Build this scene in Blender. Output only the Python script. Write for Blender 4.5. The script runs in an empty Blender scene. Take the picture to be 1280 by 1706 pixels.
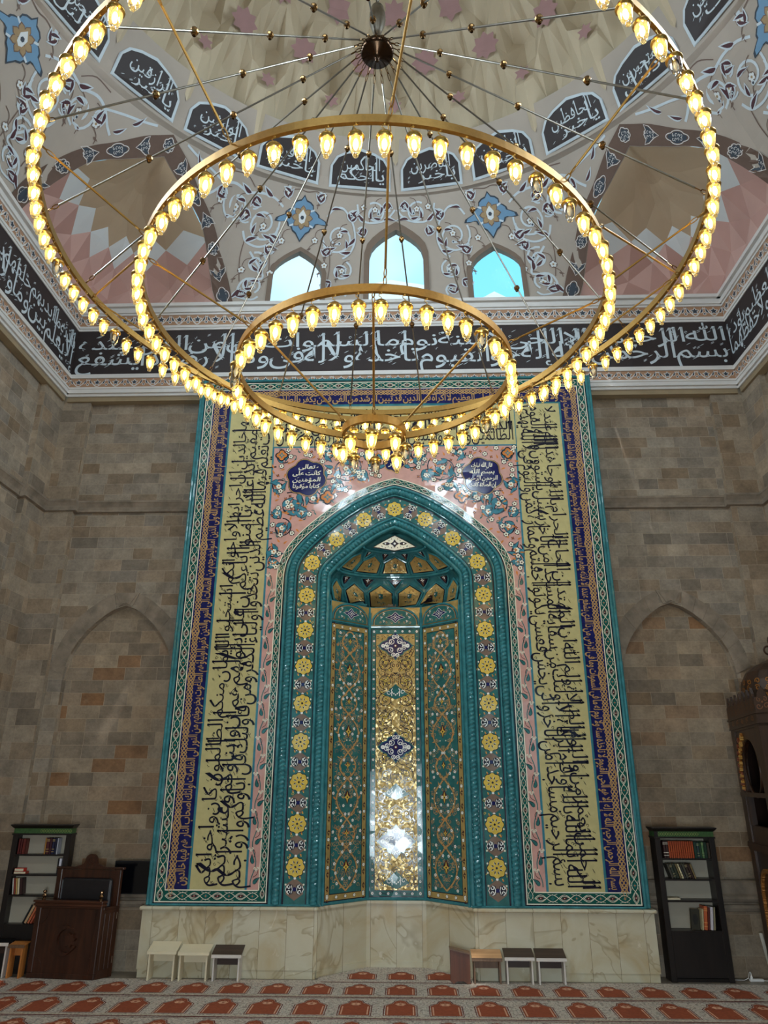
import bpy, bmesh, math, random
from math import sin, cos, pi, radians as rad, sqrt, atan2, hypot
from mathutils import Vector, Matrix

random.seed(7)
SC = bpy.context.scene
COL = SC.collection

# ------------------------------------------------------------------ camera
YAW, PITCH, ROLL = rad(1.7342), rad(20.7573), rad(0.1333)
CAM = Vector((0.1595, -11.0, 2.4567))
f0 = Vector((-sin(YAW), cos(YAW), 0)); r0 = Vector((cos(YAW), sin(YAW), 0)); u0 = Vector((0, 0, 1))
fw = f0 * cos(PITCH) + u0 * sin(PITCH); uu = u0 * cos(PITCH) - f0 * sin(PITCH)
rr = r0 * cos(ROLL) + uu * sin(ROLL); up = uu * cos(ROLL) - r0 * sin(ROLL)
cd = bpy.data.cameras.new('camera'); cam = bpy.data.objects.new('camera', cd); COL.objects.link(cam)
cam.matrix_world = Matrix(((rr.x, up.x, -fw.x, CAM.x), (rr.y, up.y, -fw.y, CAM.y), (rr.z, up.z, -fw.z, CAM.z), (0, 0, 0, 1)))
cd.sensor_fit = 'VERTICAL'; cd.sensor_height = 36.0; cd.sensor_width = 36.0
cd.lens = 36.0 * 1183.0 / 1706.0
cd.clip_start = 0.05; cd.clip_end = 300
SC.camera = cam

# ------------------------------------------------------------------ exposure, sky, daylight
SC.view_settings.view_transform = 'Standard'; SC.view_settings.look = 'None'
SC.view_settings.gamma = 1.0; SC.view_settings.use_curve_mapping = False
SC.view_settings.exposure = 0.2
SKY_STRENGTH = 1.25
W = bpy.data.worlds.new('world'); SC.world = W; W.use_nodes = True
nt = W.node_tree; nt.nodes.clear()
wo = nt.nodes.new('ShaderNodeOutputWorld'); bg = nt.nodes.new('ShaderNodeBackground')
tc = nt.nodes.new('ShaderNodeTexCoord'); sx = nt.nodes.new('ShaderNodeSeparateXYZ'); cr = nt.nodes.new('ShaderNodeValToRGB')
nz = nt.nodes.new('ShaderNodeTexNoise'); nz.inputs['Scale'].default_value = 2.2; nz.inputs['Detail'].default_value = 4
mx = nt.nodes.new('ShaderNodeMix'); mx.data_type = 'RGBA'
cr.color_ramp.elements[0].position = 0.0; cr.color_ramp.elements[0].color = (0.42, 0.84, 1.0, 1)
cr.color_ramp.elements[1].position = 0.95; cr.color_ramp.elements[1].color = (0.10, 0.58, 0.92, 1)
cr2 = nt.nodes.new('ShaderNodeValToRGB'); cr2.color_ramp.elements[0].position = 0.52; cr2.color_ramp.elements[1].position = 0.75
nt.links.new(tc.outputs['Generated'], sx.inputs[0]); nt.links.new(sx.outputs['Z'], cr.inputs[0])
nt.links.new(tc.outputs['Generated'], nz.inputs['Vector']); nt.links.new(nz.outputs['Fac'], cr2.inputs[0])
nt.links.new(cr2.outputs['Color'], mx.inputs[0]); nt.links.new(cr.outputs['Color'], mx.inputs[6]); mx.inputs[7].default_value = (0.85, 0.97, 1, 1)
nt.links.new(mx.outputs[2], bg.inputs['Color']); bg.inputs['Strength'].default_value = SKY_STRENGTH
nt.links.new(bg.outputs[0], wo.inputs['Surface'])

# room constants (metres): mihrab face is the plane y = 0
XL, XR = -5.96, 6.10           # cornice faces of the side walls
YC = 0.17                      # cornice face of the wall behind the mihrab
YF = -11.75                    # cornice face of the wall behind the camera
DCX, DCY = 0.05, -5.75         # axis of the dome

def area(name, loc, direction, sx_, sy_, power, color):
    l = bpy.data.lights.new(name, 'AREA'); l.shape = 'RECTANGLE'; l.size = sx_; l.size_y = sy_
    l.energy = power; l.color = color
    o = bpy.data.objects.new(name, l); COL.objects.link(o); o.location = loc
    o.rotation_euler = Vector(direction).to_track_quat('-Z', 'Y').to_euler()
    return o
DAY = (0.80, 0.92, 1.0)
P_WIN, P_DOOR = 270.0, 260.0
for k, (c, hgt) in enumerate(((-1.84, 1.25), (0.0, 1.65), (1.94, 1.25))):
    w_ = 0.9 if k != 1 else 1.0
    area('daylight_window', (c, YF - 0.12, 11.55), (0, 1, -0.15), w_, hgt, P_WIN * 0.5, DAY)
    area('daylight_window', (XL - 0.12, DCY + c * .9, 11.55), (1, 0, -0.15), w_ * .8, hgt, P_WIN, DAY)
    area('daylight_window', (XR + 0.12, DCY + c * .9, 11.55), (-1, 0, -0.15), w_ * .8, hgt, P_WIN, DAY)
area('daylight_door', (-0.05, YF - 0.02, 1.3), (0, 1, 0), 1.7, 1.5, P_DOOR, DAY)

sun_l = bpy.data.lights.new('sun', 'SUN'); sun_l.energy = 5.0; sun_l.angle = 0.01; sun_l.color = (1.0, 0.97, 0.92)
sun_o = bpy.data.objects.new('sun', sun_l); COL.objects.link(sun_o); sun_o.location = (0, -8, 40); sun_o.rotation_euler = Vector((0.05, 0.28, -0.96)).to_track_quat('-Z', 'Y').to_euler()
# ------------------------------------------------------------------ materials
def lin(c):
    return tuple(((v / 255.0) / 12.92 if v <= 10 else ((v / 255.0 + 0.055) / 1.055) ** 2.4) for v in c) + (1.0,)
MATS = {}
def nodes(name):
    m = bpy.data.materials.new(name); m.use_nodes = True
    t = m.node_tree; b = t.nodes['Principled BSDF']
    return m, t, b
def N(t, ty, **kw):
    n = t.nodes.new(ty)
    for k, v in kw.items():
        setattr(n, k, v)
    return n
def L(t, a, b):
    t.links.new(a, b)
def mixrgb(t, fac, a, b, mode='MIX'):
    n = N(t, 'ShaderNodeMix', data_type='RGBA', blend_type=mode)
    for s, v in ((0, fac), (6, a), (7, b)):
        if hasattr(v, 'links'): L(t, v, n.inputs[s])
        else: n.inputs[s].default_value = v
    return n.outputs[2]
def noise(t, vec, scale, detail=3, rough=0.55):
    n = N(t, 'ShaderNodeTexNoise'); n.inputs['Scale'].default_value = scale; n.inputs['Detail'].default_value = detail
    n.inputs['Roughness'].default_value = rough
    if vec is not None: L(t, vec, n.inputs['Vector'])
    return n
def ramp(t, fac, stops):
    n = N(t, 'ShaderNodeValToRGB'); e = n.color_ramp.elements
    while len(e) < len(stops): e.new(0.5)
    for k, (p, c) in enumerate(stops): e[k].position = p; e[k].color = c
    L(t, fac, n.inputs[0]); return n.outputs['Color']
def obj_coord(t):
    return N(t, 'ShaderNodeTexCoord').outputs['Object']
def tilt_normal(t, cell, amount):
    """each glazed piece set at its own slight angle, as hand-laid faience is"""
    vm = N(t, 'ShaderNodeTexVoronoi'); L(t, obj_coord(t), vm.inputs['Vector']); vm.inputs['Scale'].default_value = 1.0 / cell
    wn = N(t, 'ShaderNodeTexWhiteNoise'); L(t, vm.outputs['Position'], wn.inputs['Vector'])
    s = N(t, 'ShaderNodeVectorMath', operation='SUBTRACT'); L(t, wn.outputs['Color'], s.inputs[0]); s.inputs[1].default_value = (0.5, 0.5, 0.5)
    k = N(t, 'ShaderNodeVectorMath', operation='SCALE'); L(t, s.outputs[0], k.inputs[0]); k.inputs['Scale'].default_value = amount
    g = N(t, 'ShaderNodeNewGeometry'); a = N(t, 'ShaderNodeVectorMath', operation='ADD'); L(t, g.outputs['Normal'], a.inputs[0]); L(t, k.outputs[0], a.inputs[1])
    n = N(t, 'ShaderNodeVectorMath', operation='NORMALIZE'); L(t, a.outputs[0], n.inputs[0])
    return n.outputs[0]
def tile(name, rgb, rough=0.13, vary=0.18, cell=0.16, tilt=0.05, metallic=0.0, spec=0.5):
    if name in MATS: return MATS[name]
    m, t, b = nodes(name)
    n1 = noise(t, obj_coord(t), 9, 3)
    c = lin(rgb); d = tuple(v * (1 - vary) for v in c[:3]) + (1,); h = tuple(min(1, v * (1 + vary)) for v in c[:3]) + (1,)
    L(t, ramp(t, n1.outputs['Fac'], [(0.3, d), (0.7, h)]), b.inputs['Base Color'])
    b.inputs['Roughness'].default_value = rough; b.inputs['Metallic'].default_value = metallic
    b.inputs['Specular IOR Level'].default_value = spec
    if tilt: L(t, tilt_normal(t, cell, tilt), b.inputs['Normal'])
    MATS[name] = m; return m
def flat(name, rgb, rough=0.6, vary=0.08, scale=6, metallic=0.0, bump=0.0):
    if name in MATS: return MATS[name]
    m, t, b = nodes(name)
    n1 = noise(t, obj_coord(t), scale, 4)
    c = lin(rgb); d = tuple(v * (1 - vary) for v in c[:3]) + (1,); h = tuple(min(1, v * (1 + vary)) for v in c[:3]) + (1,)
    L(t, ramp(t, n1.outputs['Fac'], [(0.3, d), (0.7, h)]), b.inputs['Base Color'])
    b.inputs['Roughness'].default_value = rough; b.inputs['Metallic'].default_value = metallic
    if bump:
        bn = N(t, 'ShaderNodeBump'); bn.inputs['Strength'].default_value = bump; bn.inputs['Distance'].default_value = 0.01
        L(t, noise(t, obj_coord(t), scale * 8, 4).outputs['Fac'], bn.inputs['Height']); L(t, bn.outputs[0], b.inputs['Normal'])
    MATS[name] = m; return m
def stone(name, bw=0.46, bh=0.198, tint=(1, 1, 1), mortar=0.004, warm=(138, 118, 96)):
    m, t, b = nodes(name)
    uv = N(t, 'ShaderNodeTexCoord').outputs['UV']
    nw = noise(t, uv, 1.1, 2)
    br = N(t, 'ShaderNodeTexBrick'); L(t, uv, br.inputs['Vector']); br.offset = 0.37; br.offset_frequency = 2; br.squash = 0.72; br.squash_frequency = 3
    br.inputs['Scale'].default_value = 1.0; br.inputs['Mortar Size'].default_value = mortar; br.inputs['Mortar Smooth'].default_value = 0.3
    br.inputs['Bias'].default_value = 0.0; br.inputs['Brick Width'].default_value = bw; br.inputs['Row Height'].default_value = bh
    br.inputs['Color1'].default_value = (0, 0, 0, 1); br.inputs['Color2'].default_value = (1, 1, 1, 1); br.inputs['Mortar'].default_value = (0.5, 0.5, 0.5, 1)
    S = lambda r, g, bl: tuple(x * y for x, y in zip(lin((r, g, bl))[:3], tint)) + (1,)
    base = ramp(t, br.outputs['Color'], [(0.0, S(126, 115, 103)), (0.18, S(160, 147, 130)), (0.34, S(140, 130, 118)), (0.48, S(170, 155, 136)),
                                         (0.60, S(134, 114, 92)), (0.72, S(160, 149, 134)), (0.86, S(*warm)), (0.93, S(164, 146, 126)), (1.0, S(120, 110, 98))])
    n2 = noise(t, uv, 3.2, 6, 0.7); n3 = noise(t, uv, 26, 4, 0.7)
    c2 = mixrgb(t, 0.7, base, ramp(t, n2.outputs['Fac'], [(0.25, (0.35, 0.33, 0.31, 1)), (0.55, (0.95, 0.93, 0.9, 1)), (0.8, (1.4, 1.36, 1.3, 1))]), 'MULTIPLY')
    c3 = mixrgb(t, 0.5, c2, ramp(t, n3.outputs['Fac'], [(0.3, (0.7, 0.68, 0.66, 1)), (0.7, (1.2, 1.2, 1.2, 1))]), 'MULTIPLY')
    # lime bloom in ragged patches
    n4 = noise(t, uv, 1.7, 7, 0.75); bl = ramp(t, n4.outputs['Fac'], [(0.6, (0, 0, 0, 1)), (0.78, (0.35, 0.35, 0.35, 1))])
    c4 = mixrgb(t, bl, c3, S(176, 162, 142))
    c5 = mixrgb(t, mixrgb(t, 0.55, (0, 0, 0, 1), br.outputs['Fac']), c4, S(170, 155, 136))
    L(t, c5, b.inputs['Base Color']); b.inputs['Roughness'].default_value = 0.75
    bn = N(t, 'ShaderNodeBump'); bn.inputs['Strength'].default_value = 0.35; bn.inputs['Distance'].default_value = 0.012
    hm = N(t, 'ShaderNodeMath', operation='SUBTRACT'); L(t, n2.outputs['Fac'], hm.inputs[0]); L(t, br.outputs['Fac'], hm.inputs[1])
    L(t, hm.outputs[0], bn.inputs['Height']); L(t, bn.outputs[0], b.inputs['Normal'])
    MATS[name] = m; return m
def onyx():
    m, t, b = nodes('onyx marble')
    uv = N(t, 'ShaderNodeTexCoord').outputs['UV']
    sp = N(t, 'ShaderNodeSeparateXYZ'); L(t, uv, sp.inputs[0])
    fl = N(t, 'ShaderNodeMath', operation='SNAP'); L(t, sp.outputs['X'], fl.inputs[0]); fl.inputs[1].default_value = 0.37
    wn = N(t, 'ShaderNodeTexWhiteNoise', noise_dimensions='1D'); L(t, fl.outputs[0], wn.inputs['W'])
    sc = N(t, 'ShaderNodeVectorMath', operation='SCALE'); L(t, wn.outputs['Color'], sc.inputs[0]); sc.inputs['Scale'].default_value = 30
    ad = N(t, 'ShaderNodeVectorMath', operation='ADD'); L(t, uv, ad.inputs[0]); L(t, sc.outputs[0], ad.inputs[1])
    n1 = noise(t, ad.outputs[0], 1.3, 5, 0.55); n1.inputs['Distortion'].default_value = 0.9
    n2 = noise(t, ad.outputs[0], 0.55, 4, 0.6); n2.inputs['Distortion'].default_value = 1.6
    base = ramp(t, n1.outputs['Fac'], [(0.3, lin((212, 206, 184))), (0.5, lin((202, 192, 164))), (0.7, lin((190, 168, 128)))])
    vein = ramp(t, n2.outputs['Fac'], [(0.47, (0, 0, 0, 1)), (0.5, (0.8, 0.8, 0.8, 1)), (0.508, (0, 0, 0, 1))])
    c = mixrgb(t, mixrgb(t, 0.65, (0, 0, 0, 1), vein), base, lin((150, 128, 92)))
    n3 = noise(t, ad.outputs[0], 2.6, 6, 0.6); n3.inputs['Distortion'].default_value = 1.6
    v2 = ramp(t, n3.outputs['Fac'], [(0.64, (0, 0, 0, 1)), (0.7, (0.55, 0.55, 0.55, 1))])
    c = mixrgb(t, v2, c, lin((232, 224, 204)))
    # the joint between two slabs
    fr = N(t, 'ShaderNodeMath', operation='PINGPONG'); L(t, sp.outputs['X'], fr.inputs[0]); fr.inputs[1].default_value = 0.185
    jt = N(t, 'ShaderNodeMath', operation='LESS_THAN'); L(t, fr.outputs[0], jt.inputs[0]); jt.inputs[1].default_value = 0.0022
    c = mixrgb(t, jt.outputs[0], c, lin((120, 104, 78)))
    L(t, c, b.inputs['Base Color']); b.inputs['Roughness'].default_value = 0.22
    MATS['onyx'] = m; return m
def wood(name, dark, light, rough=0.35, scale=1.0, axis=2):
    if name in MATS: return MATS[name]
    m, t, b = nodes(name)
    mp = N(t, 'ShaderNodeMapping'); L(t, obj_coord(t), mp.inputs['Vector'])
    s = [14 * scale] * 3; s[axis] = 1.3 * scale; mp.inputs['Scale'].default_value = s
    n1 = noise(t, mp.outputs[0], 1.0, 5, 0.6); n1.inputs['Distortion'].default_value = 0.8
    L(t, ramp(t, n1.outputs['Fac'], [(0.3, lin(dark)), (0.7, lin(light))]), b.inputs['Base Color'])
    b.inputs['Roughness'].default_value = rough; MATS[name] = m; return m
def metal(name, rgb, rough=0.25):
    if name in MATS: return MATS[name]
    m, t, b = nodes(name)
    n1 = noise(t, obj_coord(t), 40, 3); c = lin(rgb)
    L(t, ramp(t, n1.outputs['Fac'], [(0.3, tuple(v * 0.85 for v in c[:3]) + (1,)), (0.7, c)]), b.inputs['Base Color'])
    b.inputs['Metallic'].default_value = 1.0; b.inputs['Roughness'].default_value = rough
    MATS[name] = m; return m
def emit(name, rgb, strength):
    m = bpy.data.materials.new(name); m.use_nodes = True; t = m.node_tree; t.nodes.clear()
    o = N(t, 'ShaderNodeOutputMaterial'); e = N(t, 'ShaderNodeEmission'); e.inputs['Color'].default_value = lin(rgb); e.inputs['Strength'].default_value = strength
    L(t, e.outputs[0], o.inputs['Surface']); MATS[name] = m; return m
def thin_glass(name, tint, gloss=0.12, haze=0.0, haze_rgb=(255, 220, 150)):
    m = bpy.data.materials.new(name); m.use_nodes = True; t = m.node_tree; t.nodes.clear()
    o = N(t, 'ShaderNodeOutputMaterial'); tr = N(t, 'ShaderNodeBsdfTransparent'); gl = N(t, 'ShaderNodeBsdfGlossy'); mxs = N(t, 'ShaderNodeMixShader')
    tr.inputs['Color'].default_value = lin(tint); gl.inputs['Roughness'].default_value = 0.03
    lw = N(t, 'ShaderNodeLayerWeight'); lw.inputs['Blend'].default_value = gloss
    L(t, lw.outputs['Fresnel'], mxs.inputs[0]); L(t, tr.outputs[0], mxs.inputs[1]); L(t, gl.outputs[0], mxs.inputs[2])
    out = mxs.outputs[0]
    if haze:
        tl = N(t, 'ShaderNodeBsdfTranslucent'); tl.inputs['Color'].default_value = lin(haze_rgb); m2 = N(t, 'ShaderNodeMixShader'); m2.inputs[0].default_value = haze
        L(t, out, m2.inputs[1]); L(t, tl.outputs[0], m2.inputs[2]); out = m2.outputs[0]
    L(t, out, o.inputs['Surface']); MATS[name] = m; return m

# glazed tile colours
TEAL = lambda: tile('turquoise glaze', (56, 122, 128), 0.12, 0.22, 0.14, 0.05)
NAVY = lambda: tile('cobalt glaze', (26, 30, 86), 0.12, 0.25)
DARK = lambda: tile('dark outline glaze', (16, 18, 40), 0.2, 0.2)
CREAM = lambda: tile('cream glaze', (236, 230, 208), 0.14, 0.06)
KHAKI = lambda: tile('khaki gold glaze', (196, 184, 130), 0.12, 0.08, 0.19, 0.06)
PINK = lambda: tile('rose glaze', (206, 158, 146), 0.13, 0.07, 0.17, 0.06)
GREEN = lambda: tile('deep green glaze', (14, 84, 74), 0.13, 0.2)
TAN = lambda: tile('tan glaze', (186, 148, 96), 0.14, 0.1)
GOLD = lambda: tile('yellow gold glaze', (222, 190, 86), 0.1, 0.1)
ORANGE = lambda: tile('orange glaze', (208, 128, 62), 0.14, 0.15)
SEA = lambda: tile('sea green glaze', (48, 106, 104), 0.13, 0.2)
LEAFB = lambda: tile('blue leaf glaze', (62, 126, 142), 0.13, 0.15)
TAUPE = lambda: tile('taupe glaze', (128, 106, 92), 0.14, 0.12)
MAROON = lambda: tile('maroon glaze', (84, 26, 34), 0.15, 0.15)
OLDGOLD = lambda: tile('lustre gold tile', (188, 158, 96), 0.24, 0.15, 0.03, 0.24, 0.3)
WHITE = lambda: tile('white glaze', (244, 242, 234), 0.12, 0.04)

# ------------------------------------------------------------------ mesh builder
from mathutils.geometry import delaunay_2d_cdt, tessellate_polygon
def inside(p, h):
    c = False; j = len(h) - 1
    for i in range(len(h)):
        if (h[i][1] > p[1]) != (h[j][1] > p[1]) and p[0] < (h[j][0] - h[i][0]) * (p[1] - h[i][1]) / (h[j][1] - h[i][1]) + h[i][0]: c = not c
        j = i
    return c

class MB:
    def __init__(s, *mats):
        s.v = []; s.f = []; s.mi = []; s.mats = list(mats); s.k = 0
    def m(s, mat):
        if mat not in s.mats: s.mats.append(mat)
        return s.mats.index(mat)
    def poly(s, pts, mat=0):
        b = len(s.v); s.v += [tuple(p) for p in pts]; s.f.append(tuple(range(b, b + len(pts)))); s.mi.append(mat)
    def mesh(s, pts, faces, mat=0):
        b = len(s.v); s.v += [tuple(p) for p in pts]
        for f in faces: s.f.append(tuple(i + b for i in f)); s.mi.append(mat)
    def box(s, x0, x1, y0, y1, z0, z1, mat=0):
        p = [(x, y, z) for z in (z0, z1) for y in (y0, y1) for x in (x0, x1)]
        s.mesh(p, [(0, 2, 3, 1), (4, 5, 7, 6), (0, 1, 5, 4), (2, 6, 7, 3), (0, 4, 6, 2), (1, 3, 7, 5)], mat)
    def bbox(s, x0, x1, y0, y1, z0, z1, mat=0, e=0.006):
        """a box with small chamfers"""
        bm = bmesh.new(); r = bmesh.ops.create_cube(bm, size=1.0)
        for v in bm.verts: v.co = Vector(((x0 + x1) / 2 + v.co.x * (x1 - x0), (y0 + y1) / 2 + v.co.y * (y1 - y0), (z0 + z1) / 2 + v.co.z * (z1 - z0)))
        bmesh.ops.bevel(bm, geom=bm.edges[:], offset=e, segments=1, affect='EDGES'); s.frombm(bm, mat)
    def frombm(s, bm, mat=0):
        bm.verts.index_update(); s.mesh([v.co[:] for v in bm.verts], [[v.index for v in f.verts] for f in bm.faces], mat); bm.free()
    def prism(s, pts, a, b, mapf, mat=0, cap0=True, cap1=True):
        """pts 2-D outline; mapf(u, v, w) -> xyz; extruded from w=a to w=b"""
        n = len(pts); base = len(s.v)
        s.v += [tuple(mapf(u, v, a)) for u, v in pts] + [tuple(mapf(u, v, b)) for u, v in pts]
        for i in range(n): s.f.append((base + i, base + (i + 1) % n, base + n + (i + 1) % n, base + n + i)); s.mi.append(mat)
        tri = [tuple(range(n))] if n < 5 else tessellate_polygon([[Vector((u, v, 0)) for u, v in pts]])
        for t in tri:
            if cap0: s.f.append(tuple(base + i for i in reversed(t))); s.mi.append(mat)
            if cap1: s.f.append(tuple(base + n + i for i in t)); s.mi.append(mat)
    def tube(s, pts, r, n=8, mat=0, caps=True, radii=None):
        P = [Vector(p) for p in pts]; base = len(s.v); t = None
        prev = None
        for i, p in enumerate(P):
            d = (P[min(i + 1, len(P) - 1)] - P[max(i - 1, 0)]).normalized()
            if prev is None:
                a = d.orthogonal().normalized()
            else:
                a = (prev - d * prev.dot(d)).normalized()
            prev = a; b = d.cross(a); rad_ = radii[i] if radii else r
            for k in range(n): s.v.append(tuple(p + (a * cos(2 * pi * k / n) + b * sin(2 * pi * k / n)) * rad_))
        for i in range(len(P) - 1):
            for k in range(n):
                s.f.append((base + i * n + k, base + i * n + (k + 1) % n, base + (i + 1) * n + (k + 1) % n, base + (i + 1) * n + k)); s.mi.append(mat)
        if caps:
            s.f.append(tuple(base + k for k in reversed(range(n)))); s.mi.append(mat)
            e = base + (len(P) - 1) * n; s.f.append(tuple(e + k for k in range(n))); s.mi.append(mat)
    def lathe(s, prof, n=14, mat=0, c=(0, 0, 0), flip=False):
        """prof [(r, z)] round the z axis"""
        base = len(s.v)
        for r, z in prof:
            for k in range(n): s.v.append((c[0] + r * cos(2 * pi * k / n), c[1] + r * sin(2 * pi * k / n), c[2] + z))
        for i in range(len(prof) - 1):
            for k in range(n):
                q = (base + i * n + k, base + i * n + (k + 1) % n, base + (i + 1) * n + (k + 1) % n, base + (i + 1) * n + k)
                s.f.append(q if not flip else q[::-1]); s.mi.append(mat)
    def sphere(s, c, r, n=10, m=6, mat=0, sq=1.0):
        s.lathe([(r * sin(pi * i / m) + 1e-5, -r * sq * cos(pi * i / m)) for i in range(m + 1)], n, mat, c)
    def grid(s, fn, nu, nv, mat=0, uvf=None, flip=False):
        base = len(s.v)
        for j in range(nv + 1):
            for i in range(nu + 1): s.v.append(tuple(fn(i / nu, j / nv)))
        for j in range(nv):
            for i in range(nu):
                q = (base + j * (nu + 1) + i, base + j * (nu + 1) + i + 1, base + (j + 1) * (nu + 1) + i + 1, base + (j + 1) * (nu + 1) + i)
                s.f.append(q[::-1] if flip else q); s.mi.append(mat)
    def lift(s, off):
        """no two pieces of ornament lie in exactly the same plane"""
        s.k = (s.k + 1) % 45; return off + s.k * 1.1e-5
    # ---- flat ornament drawn in a surface's own (u, v) coordinates; P(u, v, off) -> xyz
    def ribbon(s, pts, w, P, off=0.002, mat=0, taper=False, closed=False):
        n = len(pts); base = len(s.v); off = s.lift(off)
        for i, (x, y) in enumerate(pts):
            if closed: a = pts[(i - 1) % n]; b = pts[(i + 1) % n]
            else: a = pts[max(i - 1, 0)]; b = pts[min(i + 1, n - 1)]
            dx, dy = b[0] - a[0], b[1] - a[1]; l = hypot(dx, dy) or 1e-9
            ww = (w[i] if isinstance(w, (list, tuple)) else w) / 2
            if taper: ww *= max(0.12, sin(pi * min(1, max(0, i / (n - 1)))) ** 0.6)
            nx, ny = -dy / l * ww, dx / l * ww
            s.v.append(tuple(P(x + nx, y + ny, off))); s.v.append(tuple(P(x - nx, y - ny, off)))
        for i in range(n - 1 + (1 if closed else 0)):
            j = (i + 1) % n
            s.f.append((base + 2 * i, base + 2 * i + 1, base + 2 * j + 1, base + 2 * j)); s.mi.append(mat)
    def shape(s, pts, P, off=0.003, mat=0):
        off = s.lift(off)
        if len(pts) < 5: s.poly([P(x, y, off) for x, y in pts], mat)
        else: s.mesh([P(x, y, off) for x, y in pts], tessellate_polygon([[Vector((x, y, 0)) for x, y in pts]]), mat)
    def fine(s, pts, P, off=0.003, mat=0, step=0.12):
        """a large outline cut up so that it follows a curved surface"""
        V = [Vector(p) for p in pts]; n = len(V); E = [(i, (i + 1) % n) for i in range(n)]
        x0, x1 = min(p[0] for p in pts), max(p[0] for p in pts); z0, z1 = min(p[1] for p in pts), max(p[1] for p in pts)
        for i in range(1, int((x1 - x0) / step) + 1):
            for j in range(1, int((z1 - z0) / step) + 1):
                q = (x0 + i * step, z0 + j * step)
                if inside(q, pts): V.append(Vector(q))
        r = delaunay_2d_cdt(V, E, [], 0, 1e-5); F = []
        for f in r[2]:
            c = (sum(r[0][i].x for i in f) / len(f), sum(r[0][i].y for i in f) / len(f))
            if inside(c, pts): F.append(tuple(f))
        s.mesh([P(v.x, v.y, off) for v in r[0]], F, mat)
    def disc(s, c, r, P, off=0.003, mat=0, n=10, rot=0.0):
        off = s.lift(off)
        s.poly([P(c[0] + r * cos(2 * pi * k / n + rot), c[1] + r * sin(2 * pi * k / n + rot), off) for k in range(n)], mat)
    def build(s, name, parent=None, smooth=False, uv=False, loc=None):
        me = bpy.data.meshes.new(name); me.from_pydata(s.v, [], s.f)
        for m in s.mats: me.materials.append(m)
        me.polygons.foreach_set('material_index', s.mi)
        if smooth: me.polygons.foreach_set('use_smooth', [True] * len(me.polygons))
        if uv:
            ul = me.uv_layers.new(name='UVMap')
            for p in me.polygons:
                nx, ny, nz_ = (abs(q) for q in p.normal)
                for li in p.loop_indices:
                    co = me.vertices[me.loops[li].vertex_index].co
                    if nz_ > nx and nz_ > ny: u = (co.x, co.y)
                    elif nx > ny: u = (co.y + 3.1, co.z)
                    else: u = (co.x, co.z)
                    ul.data[li].uv = u
        me.update()
        o = bpy.data.objects.new(name, me); COL.objects.link(o)
        if parent is not None: o.parent = parent
        if loc is not None: o.location = loc
        return o

def empty(name, loc=(0, 0, 0), rotz=0.0, parent=None):
    o = bpy.data.objects.new(name, None); COL.objects.link(o); o.location = loc; o.rotation_euler = (0, 0, rotz)
    o.empty_display_size = 0.2
    if parent is not None: o.parent = parent
    return o
def tag(o, label, cat=None, group=None, kind=None):
    o['label'] = label
    if cat: o['category'] = cat
    if group: o['group'] = group
    if kind: o['kind'] = kind
    return o
def struct(o, label, cat):
    return tag(o, label, cat, None, 'structure')
def local(parent):
    return parent
# ------------------------------------------------------------------ Arabic lettering (Blender's own font, letters joined here)
AR = {'ا': (0xFE8D, 2), 'ب': (0xFE8F, 4), 'ة': (0xFE93, 2), 'ت': (0xFE95, 4), 'ث': (0xFE99, 4), 'ج': (0xFE9D, 4), 'ح': (0xFEA1, 4), 'خ': (0xFEA5, 4),
      'د': (0xFEA9, 2), 'ذ': (0xFEAB, 2), 'ر': (0xFEAD, 2), 'ز': (0xFEAF, 2), 'س': (0xFEB1, 4), 'ش': (0xFEB5, 4), 'ص': (0xFEB9, 4), 'ض': (0xFEBD, 4),
      'ط': (0xFEC1, 4), 'ظ': (0xFEC5, 4), 'ع': (0xFEC9, 4), 'غ': (0xFECD, 4), 'ف': (0xFED1, 4), 'ق': (0xFED5, 4), 'ك': (0xFED9, 4), 'ل': (0xFEDD, 4),
      'م': (0xFEE1, 4), 'ن': (0xFEE5, 4), 'ه': (0xFEE9, 4), 'و': (0xFEED, 2), 'ى': (0xFEEF, 2), 'ي': (0xFEF1, 4), 'آ': (0xFE81, 2), 'أ': (0xFE83, 2),
      'إ': (0xFE87, 2), 'ؤ': (0xFE85, 2), 'ئ': (0xFE89, 4), 'ء': (0xFE80, 1), '\u0001': (0xFEFB, 2)}
def shape_ar(w):
    if w == 'الله': return '\uFDF2'
    w = w.replace('لا', '\u0001')
    out = []
    for i, ch in enumerate(w):
        b, n = AR[ch]
        pj = i > 0 and AR[w[i - 1]][1] == 4 and n > 1
        nj = i < len(w) - 1 and n == 4 and AR[w[i + 1]][1] > 1
        f = 3 if (pj and nj) else 1 if pj else 2 if nj else 0
        out.append(chr(b + f))
    return ''.join(reversed(out))
_tc = bpy.data.curves.new('lettering', 'FONT'); _tc.resolution_u = 2; _to = bpy.data.objects.new('lettering', _tc)
_wcache = {}
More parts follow.
